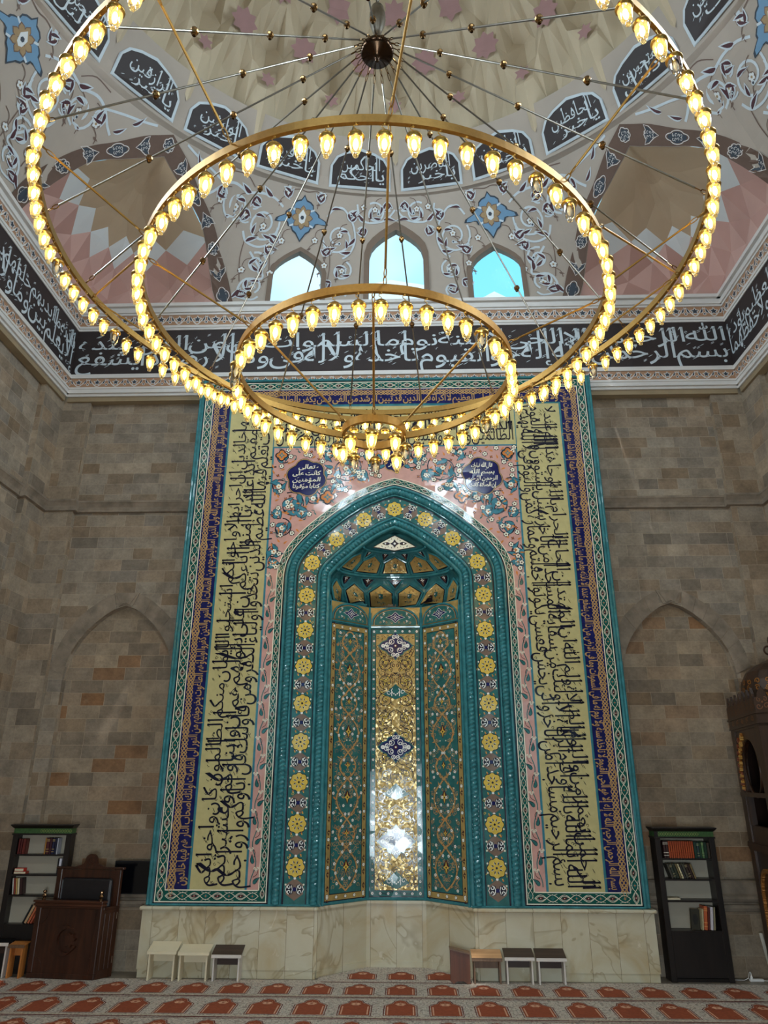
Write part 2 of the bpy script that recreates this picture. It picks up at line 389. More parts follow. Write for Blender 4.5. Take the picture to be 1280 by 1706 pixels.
def word(w, bold=0.012):
    key = (w, bold)
    if key not in _wcache:
        if _to.name not in COL.objects: COL.objects.link(_to)
        _tc.body = shape_ar(w); _tc.offset = bold
        dg = bpy.context.evaluated_depsgraph_get(); me = bpy.data.meshes.new_from_object(_to.evaluated_get(dg))
        v = [(q.co.x, q.co.y) for q in me.vertices]; f = [tuple(p.vertices) for p in me.polygons]; bpy.data.meshes.remove(me)
        x0 = min(q[0] for q in v); v = [(q[0] - x0, q[1]) for q in v]
        par = list(range(len(v)))
        def find(a):
            while par[a] != a: par[a] = par[par[a]]; a = par[a]
            return a
        for q in f:
            for a in q[1:]: par[find(a)] = find(q[0])
        low = {}
        for i_, q in enumerate(v): k = find(i_); low[k] = min(low.get(k, 9), q[1])
        body = [low[find(i_)] < 0.3 for i_ in range(len(v))]       # letter bodies are drawn out, points stay where they are
        _wcache[key] = (v, f, max(q[0] for q in v), body, max([q[1] for q, b_ in zip(v, body) if b_] or [0.3]))
    return _wcache[key]
def put_word(mb, w, x, z, em, P, off, mat, tall=1.0, h0=0.36, bold=0.012, sx_=1.0, top=None, slant=0.0):
    """draw a word whose left end is at x and baseline at z; strokes above h0 em are drawn out by 'tall' or up to 'top'"""
    v, f, wd, body, hi = word(w, bold)
    barb = top is not None and hi > 0.6
    if barb: tall = max(0.4, ((top - z) / em - h0) / (hi - h0))
    elif top is not None: tall = 1.2
    pts = []
    for (a, b), dr in zip(v, body):
        bb = b if (b < h0 or not dr) else h0 + (b - h0) * tall
        if b < 0 and dr: bb = b * 1.25
        pts.append(P(x + a * em * sx_ + slant * bb * em, z + bb * em, off))
    mb.mesh(pts, f, mat)
    if barb and em > .2:                 # hooked heads of the tall uprights
        tops = sorted(a for (a, b), dr in zip(v, body) if dr and b > hi - 0.03); groups = []
        for a in tops:
            if groups and a - groups[-1][-1] < 0.05: groups[-1].append(a)
            else: groups.append([a])
        zt = z + (h0 + (hi - h0) * tall) * em
        for g in groups:
            xa, xb = x + g[0] * em * sx_, x + g[-1] * em * sx_
            if xb - xa < .16 * em: mb.mesh([P(xb, zt + .02 * em, off), P(xa, zt - .01 * em, off), P(xa - .11 * em, zt - .2 * em, off), P(xa + .015 * em, zt - .09 * em, off)], [(0, 1, 2, 3)], mat)
    return wd * em * sx_
def stroke(x0, z0, x1, z1, bend=0.0, n=5):
    r = []
    for i in range(n + 1):
        t = i / n; dx, dz = x1 - x0, z1 - z0
        r.append((x0 + dx * t - dz * bend * sin(pi * t), z0 + dz * t + dx * bend * sin(pi * t)))
    return r
def vowel_marks(mb, P, L_, z0, z1, n, size, off, mat, rnd):
    """the small slanted vowel signs that fill the gaps of a thuluth band"""
    for _ in range(n):
        x = rnd.uniform(0.02, L_ - 0.02); z = rnd.uniform(z0, z1); k = rnd.random(); s_ = size
        if k < 0.45: mb.ribbon(stroke(x, z, x + s_, z + s_ * 0.55), s_ * 0.13, P, off, mat, True)
        elif k < 0.6:
            mb.ribbon(stroke(x, z, x + s_ * .8, z + s_ * .45), s_ * 0.12, P, off, mat, True); mb.ribbon(stroke(x, z + s_ * .25, x + s_ * .8, z + s_ * .7), s_ * 0.12, P, off, mat, True)
        elif k < 0.8: mb.ribbon([(x, z + s_ * .5), (x + s_ * .22, z), (x + s_ * .5, z + s_ * .6), (x + s_ * .75, z + s_ * .5)], s_ * 0.13, P, off, mat, True)
        else: mb.ribbon([(x + s_ * .25 * cos(a) , z + s_ * .25 * sin(a) ) for a in [i * pi / 5 for i in range(9)]], s_ * 0.11, P, off, mat)
def thuluth(mb, text, L_, H, P, off, mat, rnd, rows=2, em=None, bold=0.014, marks=True, fill=1.0, mark_size=0.11, alif=1.0, density=16):
    """set the words right to left along a band of length L_ and height H, stacked in interlocking rows"""
    ws = text.split(); base = [0.17, 0.56] if rows == 2 else [0.09, 0.36, 0.64]
    for r in range(rows):
        rw = ws[r::rows]; ems = em * ((1.0, 0.86) if rows == 2 else (1.12, .95, .82))[r]; gap = 0.02 * H
        sx_ = (L_ - gap * len(rw)) / (sum(word(w, bold)[2] for w in rw) * ems); x = L_ - rnd.uniform(0, .05) * H
        for w in rw:
            ww = word(w, bold)[2] * ems * sx_; z = (base[r] + rnd.uniform(-0.025, 0.025)) * H
            tp = rnd.uniform(0.92, 0.97) if (r == rows - 1 or rnd.random() < (.6 if rows == 2 else .5)) else base[r] + .5
            put_word(mb, w, x - ww, z, ems, P, mb.lift(off) + .0006 * r, mat, top=tp * H * alif, bold=bold, sx_=sx_); x -= ww + gap
    if marks: vowel_marks(mb, P, L_, 0.05 * H, 0.9 * H, int(L_ / H * density), mark_size * H, off, mat, rnd)

# ------------------------------------------------------------------ ornament helpers
def refine(pts, k=4):
    """Catmull-Rom through the points"""
    out = []
    for i in range(len(pts) - 1):
        p0, p1, p2, p3 = pts[max(i - 1, 0)], pts[i], pts[i + 1], pts[min(i + 2, len(pts) - 1)]
        for j in range(k):
            t = j / k
            out.append(tuple(0.5 * (2 * p1[c] + (p2[c] - p0[c]) * t + (2 * p0[c] - 5 * p1[c] + 4 * p2[c] - p3[c]) * t * t + (3 * p1[c] - p0[c] - 3 * p2[c] + p3[c]) * t ** 3) for c in (0, 1)))
    return out + [pts[-1]]
def spiral(cx, cy, r0_, r1, a0, turns, n=26):
    return [(cx + (r0_ + (r1 - r0_) * i / n) * cos(a0 + 2 * pi * turns * i / n), cy + (r0_ + (r1 - r0_) * i / n) * sin(a0 + 2 * pi * turns * i / n)) for i in range(n + 1)]
def leaf_pts(x, y, ang, ln, wd, hook=0.35, n=7):
    """a curved islimi half-leaf: fat at its base, hooked at its tip"""
    up_, dn = [], []
    for i in range(n + 1):
        t = i / n; w = wd * (sin(pi * min(1, t * 1.15 + .05)) ** 0.8) * (1 - 0.55 * t); bx = ln * t; by = hook * ln * t * t
        up_.append((bx, by + w * .5)); dn.append((bx, by - w * .5))
    pts = up_ + dn[::-1]
    return [(x + a * cos(ang) - b * sin(ang), y + a * sin(ang) + b * cos(ang)) for a, b in pts]
def star_pts(cx, cy, n, r1, r2, rot=0.0, sx_=1.0, sy_=1.0):
    return [(cx + sx_ * (r1 if k % 2 == 0 else r2) * cos(pi * k / n + rot), cy + sy_ * (r1 if k % 2 == 0 else r2) * sin(pi * k / n + rot)) for k in range(2 * n)]
def lobed(cx, cy, n, r, amp, m=8, rot=0.0, sx_=1.0, sy_=1.0):
    return [(cx + sx_ * (r + amp * abs(cos(n * a / 2 + n * rot / 2))) * cos(a), cy + sy_ * (r + amp * abs(cos(n * a / 2 + n * rot / 2))) * sin(a)) for a in [2 * pi * k / (n * m) for k in range(n * m)]]
def flower(mb, x, y, r, P, off, pet, core, n=5, rot=0.3, dark=None):
    if dark is not None: mb.disc((x, y), r * 1.12, P, off, dark, 10)
    for k in range(n):
        a = rot + 2 * pi * k / n; mb.disc((x + r * .58 * cos(a), y + r * .58 * sin(a)), r * .4, P, off + .001, pet, 6)
    mb.disc((x, y), r * .3, P, off + .002, core, 6)
def arc_path(pts):
    """cumulative lengths and an interpolator with normals, for ornament that runs along a curve"""
    s_ = [0]
    for a, b in zip(pts, pts[1:]): s_.append(s_[-1] + hypot(b[0] - a[0], b[1] - a[1]))
    def at(d):
        d = min(max(d, 0), s_[-1]); lo, hi = 0, len(s_) - 1
        while hi - lo > 1:
            md = (lo + hi) // 2
            if s_[md] <= d: lo = md
            else: hi = md
        t = (d - s_[lo]) / ((s_[hi] - s_[lo]) or 1e-9); a, b = pts[lo], pts[hi]
        # smoothed tangent
        p0, p3 = pts[max(lo - 1, 0)], pts[min(hi + 1, len(pts) - 1)]
        def tg(u, v): l = hypot(v[0] - u[0], v[1] - u[1]) or 1e-9; return ((v[0] - u[0]) / l, (v[1] - u[1]) / l)
        t1, t2 = tg(p0, b), tg(a, p3); tx, ty = t1[0] * (1 - t) + t2[0] * t, t1[1] * (1 - t) + t2[1] * t; l = hypot(tx, ty) or 1
        return (a[0] + (b[0] - a[0]) * t, a[1] + (b[1] - a[1]) * t, tx / l, ty / l)
    return s_[-1], at
def along(pts, P):
    """P2(s, t, off): s along the path, t to the left of it"""
    total, at = arc_path(pts)
    def P2(s_, t, off):
        x, y, tx, ty = at(s_); return P(x - ty * t, y + tx * t, off)
    return total, P2

def vine_border(mb, L_, w, P, off, white, teal_bud, gold, dark, period=0.29):
    """white scrolls with dark pods and gold buds; (s, t) with t from 0 to w"""
    n = max(1, round(L_ / period)); p = L_ / n; c = w / 2; a = w * 0.34; th = w * 0.052
    for k in range(n):
        s0 = k * p
        for sg in (1, -1):
            mb.ribbon([(s0 + p * i / 12, c + sg * a * sin(2 * pi * i / 12)) for i in range(13)], th, P, off, white)
        # pod in one loop, bud in the other
        q = s0 + p * .25
        mb.ribbon([(q - p * .2, c - a * .1), (q - p * .08, c + a * .62), (q + p * .08, c + a * .55), (q + p * .2, c + a * .1)], th * .8, P, off + .0004, white)
        mb.ribbon([(q - p * .2, c + a * .1), (q - p * .08, c - a * .55), (q + p * .08, c - a * .62), (q + p * .2, c - a * .1)], th * .8, P, off + .0004, white)
        mb.shape([(q - p * .13, c - a * .1), (q, c + a * .48), (q + p * .13, c + a * .1), (q, c - a * .48)], P, off + .0006, dark)
        mb.disc((q, c), w * .055, P, off + .001, white, 6)
        q = s0 + p * .75
        mb.shape(star_pts(q, c, 4, a * .86, a * .42, 0), P, off + .0006, teal_bud)
        mb.shape([(q, c + w * .12), (q + w * .075, c - w * .02), (q, c - w * .09), (q - w * .075, c - w * .02)], P, off + .001, gold)
        for sg in (1, -1):
            mb.ribbon([(q - p * .2, c + sg * w * .42), (q - p * .05, c + sg * w * .3), (q, c + sg * w * .4), (q + p * .05, c + sg * w * .3), (q + p * .2, c + sg * w * .42)], th * .6, P, off + .0004, white)

def braid(mb, L_, w, P, off, mat, period=0.105):
    """interlaced strap-work, t from 0 to w"""
    n = max(1, round(L_ / period)); p = L_ / n; th = w * 0.13
    for sg in (1, -1):
        pts = []
        for k in range(n):
            for t, z in ((0, .0), (.25, .36), (.5, .0), (.75, -.36)): pts.append(((k + t) * p, w / 2 + sg * z * w))
        pts.append((L_, w / 2)); mb.ribbon(pts, th, P, off, mat)
        pts = [(p * i / 6, w / 2 + sg * w * .42 * cos(2 * pi * i / 6 / 1.0)) for i in range(6 * n + 1)]
        mb.ribbon(pts, th, P, off + .0003, mat)
    for k in range(0, n, 3):
        c = (k + .5) * p
        mb.ribbon([(c - p * .9, w * .5), (c, w * 1.02), (c + p * .9, w * .5), (c, -w * .02)], th, P, off + .0005, mat, closed=True)
# ================================================================== THE SETTING
M_STONE = stone('ashlar stone')
M_STONE2 = stone('ashlar stone warm', 0.52, 0.198, (1.02, 0.96, 0.88), 0.004, (140, 104, 72))
M_STONE3 = stone('pilaster stone', 0.42, 0.25, (1.0, 0.97, 0.93), 0.003)
M_PLAINSTONE = flat('dressed stone', (134, 120, 104), 0.75, 0.3, 5, bump=0.3)
M_STONEFLOOR = flat('stone floor', (128, 118, 104), 0.4, 0.15, 3)
M_PLASTER = flat('painted plaster taupe', (172, 160, 148), 0.8, 0.05, 1.2)
M_PLWHITE = flat('white moulding plaster', (214, 210, 206), 0.65, 0.03)
M_BEIGE = flat('beige render', (150, 132, 104), 0.8, 0.12, 3)
M_BLACKBAND = flat('black painted band', (44, 34, 34), 0.6, 0.1)
M_PALE = flat('pale grey blue paint', (196, 206, 212), 0.6, 0.04)
M_BORDERTAN = flat('tan border paint', (170, 130, 100), 0.65, 0.08)
M_BROWN = flat('brown painted band', (98, 76, 64), 0.7, 0.08)
M_WINBROWN = flat('brown window surround', (120, 102, 88), 0.75, 0.05)
M_MAROONP = flat('maroon paint', (72, 36, 44), 0.65, 0.1)
M_BLUEP = flat('sky blue paint', (104, 142, 172), 0.6, 0.05)
M_SLATE = flat('slate outline paint', (48, 58, 70), 0.6, 0.08)
M_LINE = flat('fine brown line paint', (112, 92, 82), 0.7, 0.1)
M_TANP = flat('ochre petal paint', (160, 134, 98), 0.7, 0.1)
M_CREAMP = flat('cream dome plaster', (190, 174, 148), 0.8, 0.06, 1.5)
M_MAUVE = flat('mauve star paint', (160, 124, 122), 0.75, 0.06)
M_PINKP = flat('pink squinch plaster', (196, 158, 148), 0.8, 0.06, 1.5)
M_PINKP2 = flat('deep pink squinch plaster', (184, 144, 134), 0.8, 0.06, 1.5)
M_TANSQ = flat('tan squinch plaster', (188, 166, 138), 0.8, 0.06, 1.5)
M_WHITESQ = flat('white squinch plaster', (214, 218, 218), 0.8, 0.03, 1.5)
M_GLASS = thin_glass('window glass', (246, 252, 255), 0.06)

ZTOP = 9.05
YW, YR, YPIL = 0.34, 0.47, 0.24
front = lambda Y: (lambda u, v, off: (u, Y - off, v))
prismY = lambda u, v, w: (u, w, v)

# ---- floor
b = MB(M_STONEFLOOR); b.box(XL - 0.4, XR + 0.4, YF - 0.4, 1.0, -0.12, 0.0)
struct(b.build('floor'), 'grey stone floor, bare only in a strip along the stone walls', 'floor')

# ---- wall behind the mihrab, with a blind pointed arch either side
ARCH_H = [(0.0, 5.149), (0.17, 5.09), (0.33, 4.985), (0.47, 4.86), (0.6, 4.72), (0.71, 4.56), (0.79, 4.40), (0.84, 4.22), (0.868, 4.03), (0.868, 3.6)]
def wall_half(sg):
    ac = 4.43
    left = [(-x, z) for x, z in reversed(ARCH_H)]; right = ARCH_H[1:]
    arch = left + right
    pts = [(3.0, 0), (ac - 0.868, 0)] + [(ac + x, z) for x, z in arch] + [(ac + 0.868, 0), (6.35, 0), (6.35, ZTOP), (3.0, ZTOP)]
    return [(sg * x, z) for x, z in pts]
root = empty('wall_back'); struct(root, 'grey brown ashlar stone wall behind the tiled mihrab, two blind pointed arches', 'wall')
b = MB(M_STONE)
for sg in (-1, 1):
    b.prism(wall_half(sg), YW, YR, prismY)
b.box(-3.0, 3.0, YW, YR, 8.6, ZTOP)
for x0, x1, y0, y1, z0, z1 in ((-3.0, -1.2, YW + .01, YR, 0, 8.6), (1.2, 3.0, YW + .01, YR, 0, 8.6), (-1.2, 1.2, YW + .01, YR, 6.6, 8.6), (-1.35, 1.35, .8, .95, 0, 6.8), (-1.35, -1.2, YR, .8, 0, 6.8), (1.2, 1.35, YR, .8, 0, 6.8), (-1.35, 1.35, YR, .95, 6.65, 6.8)):
    b.box(x0, x1, y0, y1, z0, z1)
b.build('wall_surface', root, uv=True)
b = MB(M_STONE2)
for sg in (-1, 1):
    x0, x1 = sorted((sg * 3.3, sg * 5.5)); b.box(x0, x1, YR, YR + 0.1, 0, 5.4)
b.build('arch_recess_surface', root, uv=True)
b = MB(M_STONE3)
b.box(XL - 0.3, -5.53, YPIL, YW + 0.05, 0, ZTOP); b.box(5.62, XR + 0.3, YPIL, YW + 0.05, 0, ZTOP)
b.build('corner_pilaster', root, uv=True)
# voussoirs and keystone round each blind arch
for sg in (-1, 1):
    b = MB(M_PLAINSTONE); ac = 4.43 * sg
    inn = [(x, z) for x, z in ARCH_H[:-1]]; out = [(0.0, 5.45), (0.2, 5.36), (0.42, 5.24), (0.6, 5.1), (0.76, 4.95), (0.89, 4.76), (0.99, 4.56), (1.06, 4.36), (1.1, 4.12)]
    for h in (-1, 1):
        for k in range(1, 8):
            q = [inn[k], inn[k + 1], out[k + 1], out[k]]
            cx_, cz_ = sum(p[0] for p in q) / 4, sum(p[1] for p in q) / 4
            q = [(ac + h * (cx_ + (x - cx_) * 0.972), cz_ + (z - cz_) * 0.972) for x, z in q]
            b.prism(q, YW, YW - 0.004 - 0.003 * (k % 2), prismY)
    b.prism([(ac - 0.07, 5.16), (ac, 5.19), (ac + 0.07, 5.16), (ac + 0.17, 5.33), (ac - 0.17, 5.33)], YW, YW - 0.03, prismY)
    b.prism([(ac - 0.115, 5.13), (ac, 5.165), (ac + 0.115, 5.13), (ac + 0.21, 5.36), (ac - 0.21, 5.36)], YW, YW - 0.018, prismY)
    b.build('arch_voussoirs', root)
# plinth with its torus moulding
b = MB(M_STONE3)
for x0, x1 in ((XL - 0.3, -3.3), (3.3, XR + 0.3)):
    b.box(x0, x1, 0.27, YW + .02, 0, 0.86)
b.build('plinth', root, uv=True)
b = MB(M_PLAINSTONE)
for x0, x1 in ((XL - 0.3, -3.3), (3.3, XR + 0.3)):
    prof = [(0.34, 1.16), (0.315, 1.13), (0.30, 1.06), (0.275, 1.0), (0.235, 0.97), (0.22, 0.94), (0.235, 0.905), (0.262, 0.895), (0.262, 0.875), (0.225, 0.865), (0.21, 0.83), (0.225, 0.79), (0.27, 0.78), (0.36, 0.78), (0.36, 1.16)]
    b.prism(prof, x0, x1, lambda u, v, w: (w, u, v))
b.build('plinth_moulding', root)
def string_course(parts, mat=M_PLAINSTONE):
    pass
b = MB(M_PLAINSTONE)
def course(b, x0, x1, yb):
    prof = [(yb + .05, 6.98), (yb - 0.085, 6.98), (yb - 0.085, 6.945), (yb - 0.075, 6.935), (yb - 0.04, 6.87), (yb - 0.03, 6.82), (yb - 0.045, 6.81), (yb - 0.045, 6.785), (yb + .05, 6.77)]
    b.prism(prof, x0, x1, lambda u, v, w: (w, u, v))
for x0, x1 in ((-5.56, -3.2), (3.2, 5.65)): course(b, x0, x1, YW)
for x0, x1 in ((XL - 0.2, -5.46), (5.55, XR + 0.2)): course(b, x0, x1, YPIL)
b.build('string_course', root)

# ---- side walls
def side_wall(name, X, sg, label):
    """X cornice face; sg = +1 when the room lies towards +x"""
    root = empty(name); struct(root, label, 'wall')
    b = MB(M_STONE); xs = sorted((X - sg * 0.17, X - sg * 0.5)); b.box(xs[0], xs[1], YF - 0.4, 0.6, 0, ZTOP); b.build('wall_surface', root, uv=True)
    b = MB(M_STONE3); xs = sorted((X - sg * 0.07, X - sg * 0.2)); b.box(xs[0], xs[1], -0.42, 0.5, 0, ZTOP); b.build('corner_pilaster', root, uv=True)
    b = MB(M_PLAINSTONE)
    for y0, y1, xb in ((YF, -0.40, X - sg * 0.17), (-0.5, YPIL, X - sg * 0.07)):
        prof = [(xb - sg * .05, 6.98), (xb + sg * 0.085, 6.98), (xb + sg * 0.085, 6.945), (xb + sg * 0.075, 6.935), (xb + sg * 0.04, 6.87), (xb + sg * 0.03, 6.82), (xb + sg * 0.045, 6.81), (xb + sg * 0.045, 6.785), (xb - sg * .05, 6.77)]
        b.prism(prof, y0, y1, lambda u, v, w: (u, w, v))
    b.build('string_course', root)
side_wall('wall_left', XL, 1, 'grey brown ashlar stone wall on the left side of the hall')
side_wall('wall_right', XR, -1, 'grey brown ashlar stone wall on the right side of the hall')
b = MB(M_STONE)   # wall behind the camera, with a doorway and two made-up tall openings for daylight
def wall_with_holes(b, x0, x1, z0, z1, holes, mk):
    xs = sorted({x0, x1} | {h[0] for h in holes} | {h[1] for h in holes}); zs = sorted({z0, z1} | {h[2] for h in holes} | {h[3] for h in holes})
    for i in range(len(xs) - 1):
        for j in range(len(zs) - 1):
            cx_, cz_ = (xs[i] + xs[i + 1]) / 2, (zs[j] + zs[j + 1]) / 2
            if any(h[0] < cx_ < h[1] and h[2] < cz_ < h[3] for h in holes): continue
            mk(xs[i], xs[i + 1], zs[j], zs[j + 1])
wall_with_holes(b, XL - .4, XR + .4, 0, ZTOP, [(-0.95, 0.85, 0, 2.6), (-4.3, -2.9, 2.8, 5.6), (2.9, 4.3, 2.8, 5.6)], lambda x0, x1, z0, z1: b.box(x0, x1, YF - 0.5, YF - 0.15, z0, z1))
struct(b.build('wall_front', uv=True), 'stone wall with the entrance, facing the mihrab', 'wall')

# ---- cornice and inscription band
BAND_TEXT_BACK = 'بسم الله الرحمن الرحيم الله لا إله إلا هو الحى القيوم لا تأخذه سنة ولا نوم له ما فى السموات وما فى الارض من ذا الذى يشفع عنده'
BAND_TEXT_LEFT = 'إلا باذنه يعلم ما بين ايديهم وما خلفهم ولا يحيطون بشىء من علمه إلا بما شاء وسع كرسيه السموات والارض ولا يؤده حفظهما'
BAND_TEXT_RIGHT = 'لا اكراه فى الدين قد تبين الرشد من الغى وهو العلى العظيم ولا يؤده حفظهما صدق الله العظيم'
def palmette_border(b, L_, h, P, off, mw, md, period=0.34):
    n = max(1, round(L_ / period)); p = L_ / n; c = h / 2
    for k in range(n):
        s0 = k * p; q = s0 + p * .5
        b.ribbon([(s0 + p * i / 10, c + h * .36 * cos(2 * pi * i / 10)) for i in range(11)], h * .09, P, off, mw)
        b.shape(star_pts(q, c + h * .08, 5, h * .38, h * .2, pi / 2), P, off + .0006, mw); b.shape(star_pts(q, c + h * .08, 5, h * .27, h * .13, pi / 2), P, off + .0012, md)
        for sg in (1, -1):
            b.shape(leaf_pts(q + sg * p * .3, c - h * .1, pi / 2 - sg * .7, h * .62, h * .3, sg * .4, 4), P, off + .0005, mw)
            b.shape(leaf_pts(q + sg * p * .3, c - h * .06, pi / 2 - sg * .7, h * .5, h * .19, sg * .4, 4), P, off + .001, md)
        b.disc((s0, c - h * .16), h * .14, P, off + .0006, mw, 7); b.disc((s0, c - h * .16), h * .08, P, off + .0012, md, 6)
def cornice(name, label, P, u0_, u1_, text, seed, rich=True, box=None):
    root = empty(name); struct(root, label, 'cornice'); rnd = random.Random(seed)
    def bar(b, z0, z1, o0, o1, mat=0): b.prism([(u0_, z0), (u1_, z0), (u1_, z1), (u0_, z1)], o0, o1, lambda u, v, w: P(u, v, w), mat)
    b = MB(M_PLWHITE)
    for z0, z1, o in ((8.99, 9.04, 0.0), (9.04, 9.075, 0.035), (9.075, 9.13, 0.015), (9.13, 9.165, 0.03), (9.355, 9.40, 0.03), (9.40, 9.445, 0.014),
                      (10.385, 10.43, 0.014), (10.43, 10.48, 0.03), (10.72, 10.76, 0.02), (10.76, 10.83, 0.05), (10.83, 10.88, 0.03), (10.88, 10.95, 0.09)):
        bar(b, z0, z1, -0.25, o)
    b.build('white_moulding', root)
    b = MB(M_BEIGE); bar(b, 8.9, 8.99, -0.28, -0.03); b.build('soffit', root)
    b = MB(M_BLACKBAND); bar(b, 9.445, 10.385, -0.25, 0.0); panel = b.build('inscription_band', root)
    b = MB(M_PALE)
    if text: thuluth(b, text, u1_ - u0_ - 0.1, 0.86, lambda s_, t, off: P(u0_ + 0.05 + s_, 9.48 + t, off), 0.004, 0, rnd, 2, em=0.45, bold=0.003, mark_size=0.1)
    if b.v: b.build('lettering', panel)
    for z0, z1 in ((9.165, 9.355), (10.48, 10.72)):
        b = MB(M_BORDERTAN, M_PLWHITE, M_SLATE); bar(b, z0, z1, -0.25, 0.004)
        if rich: palmette_border(b, u1_ - u0_, z1 - z0, lambda s_, t, off: P(u0_ + s_, z0 + t, off), 0.006, 1, 2)
        b.build('painted_border', root)
    return root
cornice('trim_1', 'white moulded cornice with black thuluth inscription above the mihrab', lambda u, v, o: (u, YC - o, v), XL, XR, BAND_TEXT_BACK, 3)
cornice('trim_2', 'black inscription band with white mouldings along the left wall', lambda u, v, o: (XL + o, u, v), -4.2, YC, BAND_TEXT_LEFT[:68].rsplit(' ', 1)[0], 4)
cornice('trim_3', 'black inscription band with white mouldings along the right wall', lambda u, v, o: (XR - o, -u, v), -YC, 3.2, 'وهو العلى العظيم صدق الله العظيم ولا يؤده حفظهما', 5)
for nm, P, a, c_, lb in (('trim_4', lambda u, v, o: (XL + o, u, v), YF, -4.2, 'plain stretch of cornice on the left wall beside the camera'),
                     ('trim_5', lambda u, v, o: (XR - o, -u, v), 3.2, -YF, 'plain stretch of cornice on the right wall beside the camera'),
                     ('trim_6', lambda u, v, o: (-u, YF + o, v), -XR, -XL, 'cornice of the wall behind the camera')):
    cornice(nm, lb, P, a, c_, None, 6, False)

# ---- zone of transition: walls leaning in from square to circle
def rbase(a):
    a = abs(((a + 45) % 90) - 45); return min(5.95 / cos(rad(a)), 6.75 / cos(rad(45 - a)))
def Szone(az, z, off=0.0):
    s_ = max(0, min(1, (z - 10.95) / 2.1)) ** 1.5; r = rbase(az) * (1 - s_) + 5.32 * s_ - off
    return (DCX + r * sin(rad(az)), DCY + r * cos(rad(az)), z)
KA = 5.5 * pi / 180     # metres per degree in the flat pattern of the zone
Pz = lambda u, v, off: Szone(u / KA, v, off)
ceil = empty('ceiling'); struct(ceil, 'painted dome on leaning walls and four pink corner squinches', 'dome ceiling')
def win_outline(w, z0, zs, za):
    h = w / 2; pts = [(-h, z0), (h, z0), (h, zs)]
    for t in (0.2, 0.4, 0.6, 0.8): pts.append((h * (1 - t ** 1.5), zs + (za - zs) * (t ** 0.75)))
    pts.append((0, za)); pts += [(-x, z) for x, z in reversed(pts[2:-1])]
    return pts
WIN_SIDE = [(-16.4, win_outline(0.70, 11.02, 11.55, 11.95)), (0.0, win_outline(0.98, 11.02, 11.88, 12.37)), (16.4, win_outline(0.70, 11.02, 11.6, 11.97))]
WIN = [(-18.0, win_outline(0.80, 11.02, 11.55, 11.95)), (0.0, win_outline(0.98, 11.02, 11.88, 12.37)), (18.0, win_outline(0.80, 11.02, 11.6, 11.97))]
A_OUT = [(17.3, 10.95), (16, 11.4), (14.3, 11.78), (12.4, 12.08), (10.2, 12.3), (7.8, 12.47), (4.4, 12.72), (2, 12.84), (0, 12.93)]
A_OUT = refine(A_OUT, 3)
A_INN = [(15.0, 10.95), (13.4, 11.4), (11.8, 11.75), (10, 12.05), (8, 12.22), (6, 12.33), (3.5, 12.47), (1.5, 12.57), (0, 12.65)]
A_INN = refine(A_INN, 3)
from mathutils.geometry import delaunay_2d_cdt
def zone_mesh():
    pts = []; edges = []
    def loop(ps, closed=True):
        b0 = len(pts); pts.extend(Vector(p) for p in ps); n = len(ps)
        for i in range(n - (0 if closed else 1)): edges.append((b0 + i, b0 + (i + 1) % n))
    holes = []
    for q in range(-4, 5):
        for az, o in (WIN_SIDE if q % 2 else WIN):
            a = q * 90 + az
            if -180 < a < 180: h = [(a * KA + x, z) for x, z in o]; holes.append(h); loop(h)
    for a in (-135, -45, 45, 135):
        o = [((a + d) * KA, z) for d, z in A_INN] + [((a - d) * KA, z) for d, z in reversed(A_INN[:-1])]
        o = [(x, max(z, 10.951)) for x, z in o]; holes.append(o); loop(o)
    xs = [-180 + 2 * k for k in range(181)]
    top = [(x * KA, 13.0) for x in xs]; bot = [(x * KA, 10.95) for x in xs if all(abs(x - a) > 15.1 for a in (-135, -45, 45, 135))]
    loop(top, False)
    b0 = len(pts); pts.extend(Vector(p) for p in bot)
    edges.append((0, 0)) if False else None
    def inside(p, h):
        c = False; j = len(h) - 1
        for i in range(len(h)):
            if (h[i][1] > p[1]) != (h[j][1] > p[1]) and p[0] < (h[j][0] - h[i][0]) * (p[1] - h[i][1]) / (h[j][1] - h[i][1]) + h[i][0]: c = not c
            j = i
        return c
    for x in xs:
        for z in [11.1 + .14 * k for k in range(14)]:
            p = (x * KA, z)
            if not any(inside(p, h) for h in holes): pts.append(Vector(p))
    r = delaunay_2d_cdt(pts, edges, [], 0, 1e-5)
    V, F = r[0], r[2]; keep = []
    for f in F:
        c = (sum(V[i].x for i in f) / 3, sum(V[i].y for i in f) / 3)
        if max(V[i].x for i in f) - min(V[i].x for i in f) > 12 * KA: continue
        if not any(inside(c, h) for h in holes): keep.append(tuple(f))
    return [Szone(v.x / KA, v.y) for v in V], keep
b = MB(M_PLASTER); v_, f_ = zone_mesh(); b.mesh(v_, f_); zone = b.build('leaning_wall', ceil)
